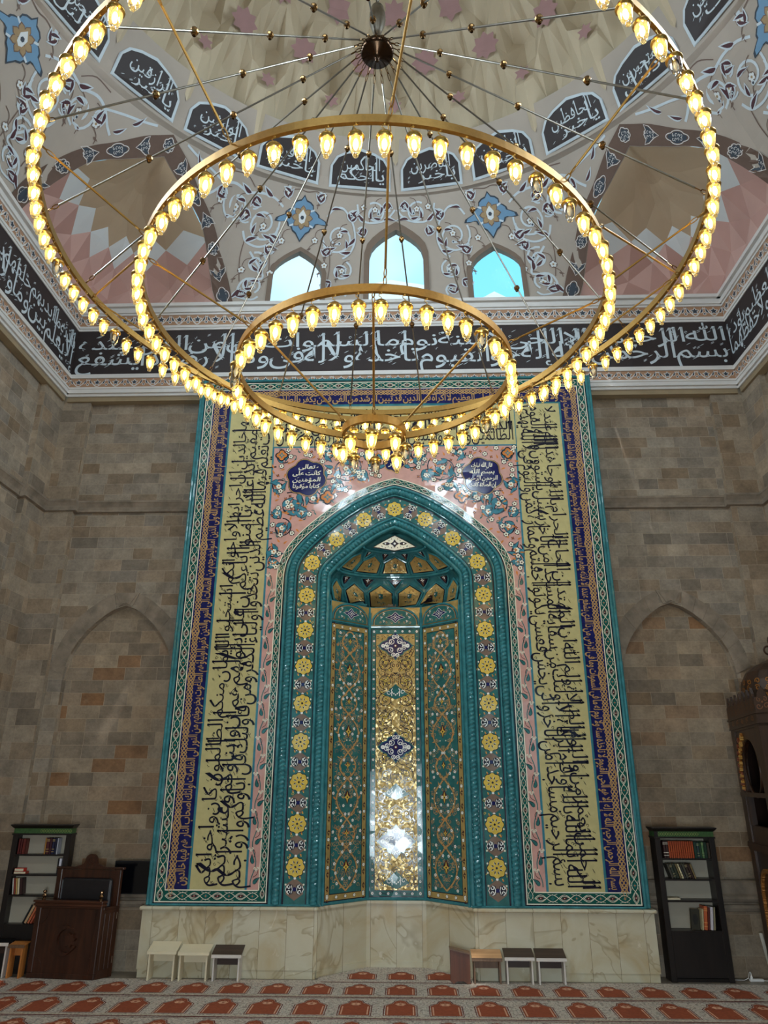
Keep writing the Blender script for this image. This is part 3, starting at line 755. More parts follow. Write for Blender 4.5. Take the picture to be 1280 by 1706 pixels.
# windows: reveals, painted surrounds, sills and panes
wn_i = 0
for q, lab in ((0, 'above the mihrab'), (-90, 'over the left wall'), (90, 'over the right wall'), (180, 'over the entrance wall')):
    for k, (az, o) in enumerate(WIN_SIDE if q in (-90, 90) else WIN):
        wn_i += 1; a = q + az; w = empty('window_%d' % wn_i)
        nm = ('left small', 'tall middle', 'right small')[k]
        struct(w, '%s pointed arched window %s showing bright sky' % (nm, lab), 'window')
        P2 = lambda u, v, off, a=a: Szone(a + u / KA, v, off)
        b = MB(M_WINBROWN); n = len(o)
        cz = 11.5; big = [(x * 1.2, cz + (z - cz) * 1.16 if z > 11.3 else z) for x, z in o]
        ring = [P2(x, z, 0.012) for x, z in o] + [P2(x, z, 0.012) for x, z in big]
        b.mesh(ring, [(i, (i + 1) % n, n + (i + 1) % n, n + i) for i in range(n)])
        b.mesh([P2(x, z, 0.012) for x, z in o] + [P2(x, z, -0.13) for x, z in o], [(i, (i + 1) % n, n + (i + 1) % n, n + i) for i in range(n)])
        b.build('window_surround', w)
        b = MB(M_GLASS); b.poly([P2(x, z, -0.11) for x, z in o]); b.build('pane', w)
# squinch arches: painted brown band with medallions, and the faceted half-dome behind
def band_medallions(b, P, pts, w, mw, md):
    total, P2 = along(pts, P); n = 13; p = total / n
    for k in range(n):
        c = (k + .5) * p
        if k % 4 == 2: o = lobed(c, 0, 8, w * .26, w * .05, 4)
        elif k % 2 == 0:
            o = lobed(c, 0, 4, w * .22, w * .06, 8, 0, 1.9, 1.0)
        else:
            sg = 1 if k % 4 == 1 else -1
            o = [(c + sg * w * x, w * z) for x, z in ((-.42, 0), (-.2, .12), (.05, .34), (.28, .4), (.2, .2), (.3, 0), (.2, -.2), (.28, -.4), (.05, -.34), (-.2, -.12))]
        b.ribbon(o, w * .035, P2, .006, mw, closed=True)
        cxx = sum(x for x, z in o) / len(o)
        b.shape([(cxx + (x - cxx) * .84, z * .84) for x, z in o], P2, .005, md)
        for j in range(4):
            for sg in (1, -1):
                b.ribbon([(cxx + (x - cxx) * .7, z) for x, z in spiral(cxx + (j - 1.5) * w * .17, sg * w * .08, w * .02, w * .085, j * 1.3, .8 * sg, 7)], w * .022, P2, .007, mw)
for k, a in enumerate((-45, 45, -135, 135)):
    sq = MB(M_BROWN, M_PLWHITE, M_SLATE)
    full_o = [(d, z) for d, z in A_OUT] + [(-d, z) for d, z in reversed(A_OUT[:-1])]; full_i = [(d, z) for d, z in A_INN] + [(-d, z) for d, z in reversed(A_INN[:-1])]
    n = len(full_o); m_ = 3; pts = []
    P3 = lambda u, v, off, a=a: Szone(a + u / KA, v, off)
    for i in range(n):
        for j in range(m_ + 1):
            t = j / m_; pts.append(P3((full_o[i][0] * (1 - t) + full_i[i][0] * t) * KA, full_o[i][1] * (1 - t) + full_i[i][1] * t, 0.022))
    sq.mesh(pts, [(i * (m_ + 1) + j, i * (m_ + 1) + j + 1, (i + 1) * (m_ + 1) + j + 1, (i + 1) * (m_ + 1) + j) for i in range(n - 1) for j in range(m_)])
    if k < 2:
        mid = [((o[0] + i_[0]) / 2 * KA, (o[1] + i_[1]) / 2) for o, i_ in zip(full_o, full_i)]
        band_medallions(sq, lambda u, v, off: P3(u, v, off + .024), mid, 0.30, 1, 2)
    sq.build('squinch_arch_band', ceil)
    # shell
    def A(t):   # t 0..1 along the inner arch
        x = t * (len(full_i) - 1); i = min(int(x), len(full_i) - 2); f = x - i
        return Vector(P3((full_i[i][0] * (1 - f) + full_i[i + 1][0] * f) * KA, full_i[i][1] * (1 - f) + full_i[i + 1][1] * f, 0.0))
    e0, e1 = A(0), A(1)
    sxx = XL - 0.0 if sin(rad(a)) < 0 else XR; syy = YC + .03 if cos(rad(a)) > 0 else YF
    cornr = Vector((sxx, syy, 10.95))
    def Bp(t):
        return e0.lerp(cornr, t * 2) if t < .5 else cornr.lerp(e1, t * 2 - 1)
    half = len(full_i) // 2
    def edge(z, side):
        pts_ = A_INN
        for (da, za), (db, zb) in zip(pts_, pts_[1:]):
            if za <= z <= zb: d = da + (db - da) * (z - za) / ((zb - za) or 1); break
        else: d = 0 if z > 12 else pts_[0][0]
        return Vector(P3(side * (d * 1.03 + .5) * KA, z, -0.03))
    dirc = Vector((cornr.x - DCX, cornr.y - DCY, 0)).normalized(); ch0 = (edge(10.95, 1) + edge(10.95, -1)) / 2; B0 = (Vector((cornr.x, cornr.y, 0)) - Vector((ch0.x, ch0.y, 0))).length
    def NV(s_, z, push=0.0):
        z = max(10.95, min(12.72, z)); a0_, a1_ = edge(z, 1), edge(z, -1); q_ = (z - 10.95) / 1.7
        tri_ = 1 - abs(2 * s_ - 1); par = 1 - (2 * s_ - 1) ** 2; k_ = min(1, q_ * 2.5); f = tri_ * (1 - k_) + par * k_
        p = a0_.lerp(a1_, s_) + dirc * (B0 * sqrt(max(0, 1 - q_ * q_)) * f - push * (.3 + .7 * par)); p.z = z; return p
    sh = MB(M_TANSQ, M_WHITESQ, M_PINKP, M_PINKP2)
    K = 6
    def tri(*p, m=0): sh.poly(list(p), m)
    zk, zu, zl, zm = 11.98, 12.14, 11.74, 11.38
    tops = [12.36, 12.5, 12.6, 12.65, 12.72]
    for i in range(K):
        t0, t1 = i / K, (i + 1) / K; tm = (t0 + t1) / 2
        a0, a1 = NV(t0, zk), NV(t1, zk); u_ = NV(tm, zu, .02); l_ = NV(tm, zl, .06); cc = NV(tm, zk, .09)
        tri(a0, u_, cc, m=1); tri(u_, a1, cc, m=1); tri(a0, cc, l_, m=1); tri(cc, a1, l_, m=1)
        up0, up1, upm = NV(t0, tops[0]), NV(t1, tops[0]), NV(tm, tops[0], .04)
        tri(a0, up0, u_); tri(up0, upm, u_); tri(u_, upm, up1); tri(u_, up1, a1)
        for za, zb in zip(tops, tops[1:]):
            sh.poly([NV(t0, za), NV(tm, za, .04 if za == tops[0] else 0), NV(tm, zb), NV(t0, zb)], 0); sh.poly([NV(tm, za, .04 if za == tops[0] else 0), NV(t1, za), NV(t1, zb), NV(tm, zb)], 0)
        d0, d1, dm_ = NV(t0, zm, .12 if 0 < i else 0), NV(t1, zm, .12 if i < K - 1 else 0), NV(tm, 11.2, 0)
        b0_, b1_, bm_ = NV(t0, 10.95), NV(t1, 10.95), NV(tm, 10.95)
        tri(a0, l_, d0, m=2); tri(l_, a1, d1, m=3); tri(l_, d1, dm_, m=2); tri(l_, dm_, d0, m=3)
        tri(d0, dm_, bm_, b0_, m=2); tri(dm_, d1, b1_, bm_, m=2 if i % 2 else 3)
    sh.build('squinch_half_dome', ceil)

# ---- painted scroll-work on the leaning walls
def scrollwork(q, halves=(1, -1)):
    b = MB(M_PALE, M_MAROONP, M_BLUEP, M_SLATE, M_LINE, M_TANP, M_WHITESQ)
    for sg in halves:
        P = lambda u, v, off, sg=sg: Szone(q + sg * u / KA, v, off + .008)
        K_ = KA
        def rib(pts, w=.034, off=.004, m=0, tp=False): b.ribbon(refine(pts, 4) if len(pts) < 14 else pts, w, P, off, m, tp)
        def leaf(x, y, a, l=.2, w=.1, hk=.5):
            b.shape(leaf_pts(x, y, a, l * 1.12, w * 1.15, hk, 6), P, .0045, 0); b.shape(leaf_pts(x, y, a, l * .95, w * .62, hk, 6), P, .006, 1)
        def vine(x, y, r, a0, tn, n=24, w=.034):
            r *= 1.12; pts = spiral(x, y, r, r * .34, a0, tn * .92, n); rib(pts, w); e = pts[-1]
            b.disc(e, w * .9, P, .006, 0, 7); b.disc(e, w * .5, P, .007, 3, 6)
            for k_ in (4, 8, 12):
                p, nx_ = pts[k_], pts[k_ + 1]; a = atan2(nx_[1] - p[1], nx_[0] - p[0]); leaf(p[0], p[1], a + (.3 if tn > 0 else -.3), .17, .09, .5 if tn > 0 else -.5)
        def fl(x, y, r=.055):
            flower(b, x, y, r, P, .004, 6, 5, 5, .3, 4)
            rib(stroke(x, y - r, x + .1, y - .22, .2), .012, .004, 4); rib(stroke(x, y + r, x - .13, y + .2, -.25), .012, .004, 4)
            b.shape(leaf_pts(x + .06, y - .14, -.6, .09, .04), P, .005, 4)
        px, pz = 18.4 * K_, 12.49
        # blue palmette over the side window
        pal = [(0, .33), (.05, .26), (.12, .24), (.17, .2), (.18, .13), (.23, .11), (.28, .07), (.29, .03), (.36, .0), (.42, -.03), (.44, -.08), (.36, -.085), (.29, -.07), (.24, -.08), (.22, -.13), (.16, -.15), (.14, -.2), (.08, -.24), (0, -.36)]
        full = [(px + x, pz + y) for x, y in pal] + [(px - x, pz + y) for x, y in reversed(pal[1:-1])]
        big = [(px + (x - px) * 1.1, pz + (y - pz) * 1.1) for x, y in full]
        b.fine(big, P, .006, 3); b.fine(full, P, .009, 2)
        for k_ in range(8):
            a = pi / 2 + k_ * pi / 4; q_ = [(px + .03 * cos(a) + x * cos(a) - y * sin(a), pz + .03 * sin(a) + x * sin(a) + y * cos(a)) for x, y in ((0, 0), (.06, .055), (.12, .05), (.17, 0), (.12, -.05), (.06, -.055))]
            b.shape(q_, P, .0115 + .0003 * k_, 4); b.shape([(px + .1 * cos(a) + (x - px - .1 * cos(a)) * .8, pz + .1 * sin(a) + (y - pz - .1 * sin(a)) * .8) for x, y in q_], P, .0142, 5)
        for k_ in range(4): a = pi / 4 + k_ * pi / 2; rib([(px + .2 * cos(a), pz + .16 * sin(a)), (px + .3 * cos(a), pz + .2 * sin(a))], .03, .0098, 0)
        b.shape([(px, pz + .13), (px + .07, pz + .04), (px + .05, pz - .07), (px, pz - .1), (px - .05, pz - .07), (px - .07, pz + .04)], P, .0155, 6); b.disc((px, pz), .035, P, .0175, 3, 6)
        # scrolls between the middle and the side window
        vine(11.2 * K_, 12.2, .27, .6, -1.5); vine(10.3 * K_, 11.6, .17, 2.0, 1.4, 20); vine(10.4 * K_, 11.2, .12, 4.0, -1.3, 18); vine(4.2 * K_, 12.66, .17, 1.0, 1.5); vine(8.6 * K_, 12.58, .1, 2.4, -1.4, 18)
        rib([(.02, 12.72), (.12, 12.6), (.25, 12.52), (4.2 * K_, 12.49), (6 * K_, 12.5), (7.3 * K_, 12.62), (7.8 * K_, 12.8)])
        rib([(13.6 * K_, 12.55), (12.5 * K_, 12.68), (10.8 * K_, 12.72), (9.4 * K_, 12.6), (8.3 * K_, 12.4), (8.0 * K_, 12.15), (8.9 * K_, 11.93), (10.2 * K_, 11.83)])
        # outer scrolls between the side window and the squinch arch
        vine(25.2 * K_, 12.33, .25, 2.6, 1.5); vine(30.6 * K_, 12.52, .2, .4, -1.4); vine(25.2 * K_, 11.72, .16, 1.2, 1.4, 20); vine(25.6 * K_, 11.33, .14, 4.2, -1.4, 20); vine(23.5 * K_, 11.95, .08, 2.8, 1.2, 14)
        for q_ in ((13.4, 11.95, .09, 1, 1.2), (22.9, 12.12, .08, 2, -1.2), (28.6, 12.42, .1, 4, 1.2), (6.6, 12.32, .09, .5, 1.2), (33.6, 12.6, .085, 3, -1.2), (15.2, 12.84, .08, 1, 1.2), (21.6, 12.84, .08, 2, -1.2), (1.7, 12.78, .085, 4, 1.2), (12.9, 11.35, .1, 0, -1.2), (26.9, 11.18, .09, 2, 1.2), (27.3, 12.62, .09, 5, -1.2)): vine(q_[0] * K_, q_[1], q_[2], q_[3], q_[4], 16, .024)
        rib([(22.2 * K_, 12.62), (24 * K_, 12.72), (26.5 * K_, 12.75), (29 * K_, 12.72), (31.5 * K_, 12.78), (33.5 * K_, 12.72), (35 * K_, 12.58), (36 * K_, 12.5)])
        rib([(22.6 * K_, 12.3), (22.8 * K_, 12.12), (24 * K_, 12.02), (25.6 * K_, 11.98), (27.6 * K_, 12.05), (28.4 * K_, 12.2)])
        rib([(26.6 * K_, 11.9), (24.3 * K_, 11.6), (24 * K_, 11.45), (26.4 * K_, 11.45), (27.4 * K_, 11.3), (27 * K_, 11.12), (25.2 * K_, 11.06), (24.2 * K_, 11.12)])
        leaf(36.2 * K_, 12.56, .3, .2, .08); leaf(38.3 * K_, 12.76, .4, .22, .08, .6); rib([(33.5 * K_, 12.72), (36.5 * K_, 12.8), (39.5 * K_, 12.86), (42 * K_, 12.92)], .03)
        for x, y, a in ((24.5, 12.74, .2), (27.6, 12.05, 2.4), (9.0, 12.55, 1.9), (8.1, 12.2, -1.2), (8.8, 11.95, -.4), (12.8, 12.66, 2.6), (28.5, 12.72, .1), (24.2, 11.52, 1.2), (27.4, 11.25, -1.4), (6.2, 12.51, .4), (2.4, 12.54, 2.8)):
            leaf(x * K_, y, a, .22, .11, .45)
        for x, y in ((14.6, 12.88), (22, 12.84), (13.5, 11.7), (12.6, 12.0), (23.6, 12.0), (22.8, 11.55), (25.2, 12.3), (11.0, 12.25), (30.6, 12.5), (10.2, 11.6), (25.4, 11.3), (28.6, 12.45), (6.5, 12.75), (4.2, 12.72), (33.5, 12.52), (15.6, 12.14), (21.6, 12.1), (27.4, 11.6)):
            fl(x * K_, y)
        for pts in ([(14.6 * K_, 12.86), (16 * K_, 12.93), (18 * K_, 12.9), (19.6 * K_, 12.92), (22 * K_, 12.86)], [(22.8 * K_, 11.4), (23.2 * K_, 11.8), (23.4 * K_, 12.05)], [(12.9 * K_, 11.3), (12.5 * K_, 11.7), (13 * K_, 12.0), (14.5 * K_, 12.15)], [(27.4 * K_, 11.4), (28 * K_, 11.8), (27.8 * K_, 12.1)], [(28 * K_, 12.8), (30 * K_, 12.92), (33 * K_, 12.9)]):
            rib(pts, .014, .004, 4)
    return b
scrollwork(0).build('painted_scrollwork', ceil)
scrollwork(-90, (1,)).build('painted_scrollwork', ceil)
scrollwork(90, (-1,)).build('painted_scrollwork', ceil)

# ---- ring of name panels
def Dz(az, z, off=0.0):
    r = 5.30 - max(0, z - 13.03) * 0.5 - off; return (DCX + r * sin(rad(az)), DCY + r * cos(rad(az)), z)
b = MB(M_PLASTER)
b.grid(lambda u, v: Dz(-180 + 360 * u, 12.95 + 0.93 * v), 120, 4)
b.grid(lambda u, v: Dz(-180 + 360 * u, 12.95, -.35 * (1 - v)), 120, 1)
for z_, r_ in ((12.955, .012), (12.985, .008)): b.tube([Dz(3 * k, z_, 0) for k in range(121)], r_, 6, 0, False)
for k in range(24): b.ribbon([(0, 13.0), (0.35, 13.0), (.7, 13.0), (1.05, 13.0), (1.44, 13.0)], .04, lambda u, v, off, k=k: Dz(k * 15 + u / KA, v, off), .006, 0)
b.build('panel_ring', ceil)
NAMES = ['يا رب العالمين', 'يا إله العالمين', 'يا خير الحافظين', 'يا اله الاولين', 'يا خير الرازقين', 'يا احكم الحاكمين', 'يا خير الناصرين', 'يا خير الفاتحين', 'يا خير الذاكرين', 'يا دليل المتحيرين', 'يا غياث المستغيثين', 'يا رب العالمين']
order = {-90: 11, -75: 10, -60: 0, -45: 9}
for k in range(12):
    az = -82.5 + 15 * k
    P = lambda u, v, off, az=az: Dz(az + u / KA, v, off)
    hw = 0.615
    def outline(h, zb, zs, za): return [(-h, zb), (h, zb), (h, zs), (h * .82, zs + (za - zs) * .5), (h * .5, zs + (za - zs) * .78), (0, za), (-h * .5, zs + (za - zs) * .78), (-h * .82, zs + (za - zs) * .5), (-h, zs)]
    b = MB(M_PALE, M_BLACKBAND)
    b.fine(outline(hw, 13.0, 13.36, 13.7), P, .02, 0); b.fine(outline(hw - .015, 13.015, 13.36, 13.685), P, .03, 0); b.fine(outline(hw - .05, 13.05, 13.36, 13.64), P, .036, 1)
    pn = b.build('name_panel', ceil)
    if k == 6: pass
    txt = {0: NAMES[10], 1: NAMES[9], 2: NAMES[4], 3: 'يا خير الوارثين', 4: 'يا خير الغافرين', 5: 'يا احكم الحاكمين', 6: 'يا خير الناصرين', 7: 'يا خير الفاتحين', 8: 'يا خير الحافظين', 9: 'يا دليل المتحيرين', 10: 'يا رب العالمين', 11: 'يا خير الرازقين'}[k]
    txt = {5: 'يا احكم الحاكمين'}.get(k, txt)
    b = MB(M_PALE); rnd = random.Random(50 + k); ws = txt.split()
    em = .25
    # last word above, the first two below
    em = .235; bd = .002
    ww = word(ws[2], bd)[2] * em; sxx = min(1.6, .8 / ww); put_word(b, ws[2], -ww * sxx / 2, 13.33, em, P, .044, 0, top=13.57, bold=bd, sx_=sxx)
    w0, w1 = word(ws[0], bd)[2] * em, word(ws[1], bd)[2] * em; sxx = min(1.7, .94 / (w0 + w1))
    put_word(b, ws[0], .49 - w0 * sxx, 13.16, em, P, .044, 0, top=13.47, bold=bd, sx_=sxx); put_word(b, ws[1], .46 - (w0 + w1) * sxx, 13.16, em, P, .045, 0, bold=bd, top=13.40, sx_=sxx)
    vowel_marks(b, lambda u, v, off: P(u - .5, v, off), 1.0, 13.09, 13.42, 22, .06, .044, 0, rnd)
    b.build('lettering', pn)

# ---- faceted dome with mauve stars
DOME = [(13.70, 4.98), (14.0, 4.93), (14.35, 4.87), (14.8, 4.82), (15.25, 4.74), (15.7, 4.6), (16.15, 4.4), (16.6, 4.15), (17.1, 3.8), (17.6, 3.35), (18.1, 2.75), (18.5, 2.05), (18.8, 1.3), (18.95, 0.6), (19.0, 0.02)]
def dome_r(z):
    for (z0, r0_), (z1, r1) in zip(DOME, DOME[1:]):
        if z <= z1: return r0_ + (r1 - r0_) * (z - z0) / (z1 - z0)
    return 0.02
def Dm(az, z, off=0.0):
    r = dome_r(z) - off * 2.1; return Vector((DCX + r * sin(rad(az)), DCY + r * cos(rad(az)), z))
b = MB(M_CREAMP, M_MAUVE)
b.grid(lambda u, v: Dm(360 * u, 13.6 + 5.4 * v, -0.2), 48, 16)
for k in range(24):
    c = 15 * k
    for h in (1, -1):
        X = lambda a, z, o=0.0: Dm(c + h * a, z, o)
        def T(*p):
            b.poly(list(p) if h > 0 else list(reversed(p)), 0)
        # spike between two panels, the pleats that rise from it and the arched cells over the panels
        tip = X(0, 13.42, -0.02); s1 = X(1.0, 13.75, .0); B0 = X(0, 14.2, .12); B1 = X(2.0, 14.3, .08); B2 = X(2.2, 14.5, .06); Btop = X(0, 14.62, .05)
        c1 = X(3.4, 14.0, -.04); c2 = X(5.4, 14.0, -.14); c3 = X(7.5, 13.98, -.16)
        T(tip, X(1.1, 13.62, -.02), c1, B1); T(tip, B1, B0)
        T(X(1.1, 13.62, -.02), X(3.0, 13.72, -.08), c2, c1); T(X(3.0, 13.72, -.08), X(5.2, 13.86, -.15), c3, c2); T(X(5.2, 13.86, -.15), X(7.5, 13.93, -.17), c3)
        A0 = X(7.5, 14.98, .14); A1 = X(5.9, 15.08, .11); A2 = X(5.3, 15.28, .1); A3 = X(5.9, 15.46, .08); A4 = X(7.5, 15.56, .07)
        m1 = X(5.6, 14.55, -.04); m2 = X(4.0, 14.75, .1)
        T(c1, c2, m1, m2); T(c2, c3, X(7.5, 14.45, -.05), m1); T(B1, c1, m2, B2)
        T(m1, X(7.5, 14.45, -.05), A0); T(m1, A0, A1); T(m2, m1, A1); T(m2, A1, A2)
        T(B2, m2, X(2.6, 14.95, -.02), Btop); T(m2, A2, X(3.4, 15.2, .02), X(2.6, 14.95, -.02)); T(Btop, X(2.6, 14.95, -.02), X(0, 15.05, -.1))
        T(X(2.6, 14.95, -.02), X(3.4, 15.2, .02), X(2.0, 15.5, -.06), X(0, 15.5, -.12), X(0, 15.05, -.1))
        for ring_ in ((B0, B1, B2, Btop), (A0, A1, A2, A3, A4)): T(*ring_)
        # up to the third row of stars
        T0 = X(0, 15.88, .14); T1 = X(1.9, 15.98, .11); T2 = X(2.4, 16.16, .1); T3 = X(1.9, 16.34, .08); T4 = X(0, 16.44, .07)
        T(T0, T1, T2, T3, T4)
        T(X(3.4, 15.2, .02), A2, A3, X(4.0, 15.75, .1)); T(X(3.4, 15.2, .02), X(4.0, 15.75, .1), T1, X(2.0, 15.5, -.06)); T(X(2.0, 15.5, -.06), T1, T0); T(X(2.0, 15.5, -.06), T0, X(0, 15.5, -.12))
        T(A3, A4, X(7.5, 16.0, -.06), X(5.6, 16.1, .02)); T(A3, X(5.6, 16.1, .02), X(4.0, 15.75, .1)); T(X(4.0, 15.75, .1), X(5.6, 16.1, .02), T2, T1)
        T(X(5.6, 16.1, .02), X(7.5, 16.0, -.06), X(7.5, 16.55, .1), X(4.6, 16.5, .06)); T(X(5.6, 16.1, .02), X(4.6, 16.5, .06), T3, T2); T(T3, X(4.6, 16.5, .06), X(2.5, 17.0, -.05), T4); T(T4, X(2.5, 17.0, -.05), X(0, 17.1, .08))
        T(X(4.6, 16.5, .06), X(7.5, 16.55, .1), X(7.5, 17.2, -.05), X(2.5, 17.0, -.05)); T(X(2.5, 17.0, -.05), X(7.5, 17.2, -.05), X(4, 17.8, .08)); T(X(2.5, 17.0, -.05), X(4, 17.8, .08), X(0, 17.7, 0), X(0, 17.1, .08))
        T(X(7.5, 17.2, -.05), X(7.5, 18.0, .0), X(4, 17.8, .08)); T(X(4, 17.8, .08), X(7.5, 18.0, 0), X(7.5, 18.6, 0), X(0, 18.6, 0), X(0, 17.7, 0)); T(X(7.5, 18.6, 0), X(0, 19.0, 0), X(0, 18.6, 0))
    for az, z, n, r1, r2, o in ((c, 14.41, 6, .16, .09, .125), (c + 7.5, 15.26, 8, .28, .2, .15), (c, 16.16, 6 if k % 2 else 8, .27, .18, .15)):
        kk = dome_r(z) * pi / 180
        b.shape(star_pts(0, 0, n, r1, r2, pi / 2), lambda u, v, off, az=az, z=z, kk=kk: Dm(az + u / kk, z + v, off), o, 1)
dm = b.build('faceted_dome', ceil)

# ---- roofs outside the windows
M_ROOF = flat('white roof sheet', (236, 240, 244), 0.5, 0.04)
for nm, x0, x1, z1, y, lb in (('roof', -1.4, 1.1, 15.75, 5.5, 'bright white low roof seen through the tall middle window'),
                          ('roof', 1.9, 2.98, 13.82, 3.6, 'white gabled roof end seen through the right small window'),
                          ('roof', -2.8, -1.8, 13.8, 3.6, 'white gabled roof end seen through the left small window')):
    b = MB(M_ROOF); c = (x0 + x1) / 2; zb = 10.0
    e = 15.5 if y > 5 else z1 - .33
    b.prism([(x0, zb), (x1, zb), (x1, e), (c, z1), (x0, e)], y, y + 3, prismY)
    o = tag(b.build('exterior_roof'), lb, 'roof', None, 'structure')
# ================================================================== THE MIHRAB
mih = empty('mihrab')
tag(mih, 'tall turquoise, cobalt and gold tiled mihrab with pointed niche on a pale onyx base', 'mihrab')
F0 = lambda u, v, off: (u, -off, v)
OUTER = [(0.0, 7.239), (0.27, 7.160), (0.62, 7.005), (0.96, 6.789), (1.25, 6.560), (1.52, 6.315), (1.72, 6.080), (1.84, 5.860), (1.895, 5.63), (1.905, 5.4)]
OUTR = refine(OUTER)
def off_half(d, zb=0.86):
    """the right half of the arch, moved inwards by d, from apex to spring and down to zb"""
    o = []
    for i, (x, z) in enumerate(OUTR):
        a = OUTR[max(i - 1, 0)]; b_ = OUTR[min(i + 1, len(OUTR) - 1)]; dx, dz = b_[0] - a[0], b_[1] - a[1]; l = hypot(dx, dz)
        o.append((x + dz / l * d, z - dx / l * d))
    if d > 0:
        k = next(i for i, p in enumerate(o) if p[0] > 0)
        if k > 0:
            (xa, za), (xb, zb2) = o[k - 1], o[k]; t = -xa / (xb - xa) if xb != xa else 0
            o = [(0, za + (zb2 - za) * t)] + o[k:]
        else: o = [(0, o[0][1] + o[0][0] * 0.27)] + o
    r = [o[0]]
    for p in o[1:]:
        if p[0] > r[-1][0] - 1e-6 or p[1] < r[-1][1]: r.append(p)
    r = [(max(0, min(x, 1.905 - d)), z) for x, z in r]
    return r + [(1.905 - d, zb)]
def full_arch(d, zb=0.86, dens=None):
    h = off_half(d, zb); p = [(-x, z) for x, z in reversed(h)] + h[1:]
    if dens:
        q = [p[0]]
        for a, b_ in zip(p, p[1:]):
            n = max(1, int(hypot(b_[0] - a[0], b_[1] - a[1]) / dens))
            for i in range(1, n + 1): q.append((a[0] + (b_[0] - a[0]) * i / n, a[1] + (b_[1] - a[1]) * i / n))
        p = q
    return p
def strip(b, d0, d1, off, mat, zb=0.86, h0=None):
    """flat band between two offsets of the arch"""
    A_, B_ = arc_path(full_arch(d0, zb)), arc_path(full_arch(d1, zb)); n = 120
    # pair by apex and legs so that verticals stay level
    def pts(d): 
        h = off_half(d, zb); hp = [h[-1]] + list(reversed(h[:-1])); tot, at = arc_path(hp); leg = h[-2][1] - zb
        r = [at(leg * i / 6)[:2] for i in range(6)] + [at(leg + (tot - leg) * i / 40)[:2] for i in range(41)]
        return [(x, z) for x, z in r] + [(-x, z) for x, z in reversed(r[:-1])]
    a, c = pts(d0), pts(d1)
    for i in range(len(a) - 1): b.poly([F0(*a[i + 1], off), F0(*a[i], off), F0(*c[i], off), F0(*c[i + 1], off)], mat)

# ---- body of the tile front (arched slab) with teal outer frame
b = MB(TEAL())
inn = full_arch(0.875, 0.845)
b.prism([(-3.44, 0.845)] + inn + [(3.44, 0.845), (3.44, 9.17), (-3.44, 9.17)], 0.0, 0.34, prismY)
for x0, x1, z0, z1 in ((-3.44, -3.365, .845, 9.17), (3.365, 3.44, .845, 9.17), (-3.44, 3.44, 9.125, 9.17), (-3.44, -1.03, .845, .872), (1.03, 3.44, .845, .872)):
    b.bbox(x0, x1, -0.035, 0.02, z0, z1, 0, 0.012)
for sg in (-1, 1):      # rounded outer edge, two reeds
    for x, r in ((3.43, .022), (3.385, .02)):
        b.tube([(sg * x, -0.028, 0.86), (sg * x, -0.028, 9.16)], r, 8)
b.build('tile_frame', mih)
# ---- dark ground line and vine borders
b = MB(DARK(), CREAM(), GREEN(), ORANGE(), MAROON(), SEA())
for x0, x1, z0, z1 in ((-3.366, -3.346, .872, 9.126), (3.346, 3.366, .872, 9.126), (-3.366, 3.366, 9.112, 9.126), (-3.366, -1.765, .87, .886), (1.765, 3.366, .87, .886)):
    b.poly([F0(x0, z0, .002), F0(x1, z0, .002), F0(x1, z1, .002), F0(x0, z1, .002)], 0)
def rect(b, x0, x1, z0, z1, off, m): b.poly([F0(x0, z0, off), F0(x1, z0, off), F0(x1, z1, off), F0(x0, z1, off)], m)
ZB0, ZB1 = .886, 1.043
rect(b, -3.348, -3.2, ZB0, 9.112, .002, 2); rect(b, 3.2, 3.348, ZB0, 9.112, .002, 2); rect(b, -3.2, 3.2, 8.962, 9.112, .002, 2)
for sg in (-1, 1):
    x0, x1 = sorted((sg * 3.2, sg * 1.905)); rect(b, x0, x1, ZB0, ZB1, .002, 2)
strip(b, 0.0, 0.115, .002, 2, ZB0)
strip(b, 0.115, 0.142, .003, 0, ZB0)
for sg in (-1, 1):
    # outer and inner white lines
    for x in (3.342, 3.206): b.ribbon([(sg * x, ZB0 + (0 if x > 3.3 else .15)), (sg * x, 9.106 if x > 3.3 else 8.968)], .014, F0, .004, 1)
    b.ribbon([(sg * 3.348, ZB0 + .006), (sg * 1.785, ZB0 + .006)], .014, F0, .004, 1); b.ribbon([(sg * 3.21, ZB1 - .006), (sg * 1.91, ZB1 - .006)], .014, F0, .004, 1)
b.ribbon([(-3.348, 9.105), (3.348, 9.105)], .014, F0, .004, 1); b.ribbon([(-3.21, 8.968), (3.21, 8.968)], .014, F0, .004, 1)
for d in (0.006, 0.11):
    b.ribbon(full_arch(d, ZB0 + (.15 if d < .05 else 0)), .014, F0, .004, 1)
vb = lambda L_, P, per=.3: vine_border(b, L_, .125, P, .004, 1, 5, 3, 4, per)
vb(8.2, lambda s_, t, off: (-3.336 + t, -off, .9 + s_)); vb(8.2, lambda s_, t, off: (3.211 + t, -off, .9 + s_)); vb(6.4, lambda s_, t, off: (-3.2 + s_, -off, 8.974 + t))
vb(1.3, lambda s_, t, off: (-3.2 + s_, -off, .902 + t)); vb(1.3, lambda s_, t, off: (1.9 + s_, -off, .902 + t))
tot, P2 = along(full_arch(0.058, ZB0 + .05), F0)
vine_border(b, tot, .09, lambda s_, t, off: P2(s_, t - .045, off), .004, 1, 5, 3, 4, .24)
b.build('vine_border', mih)

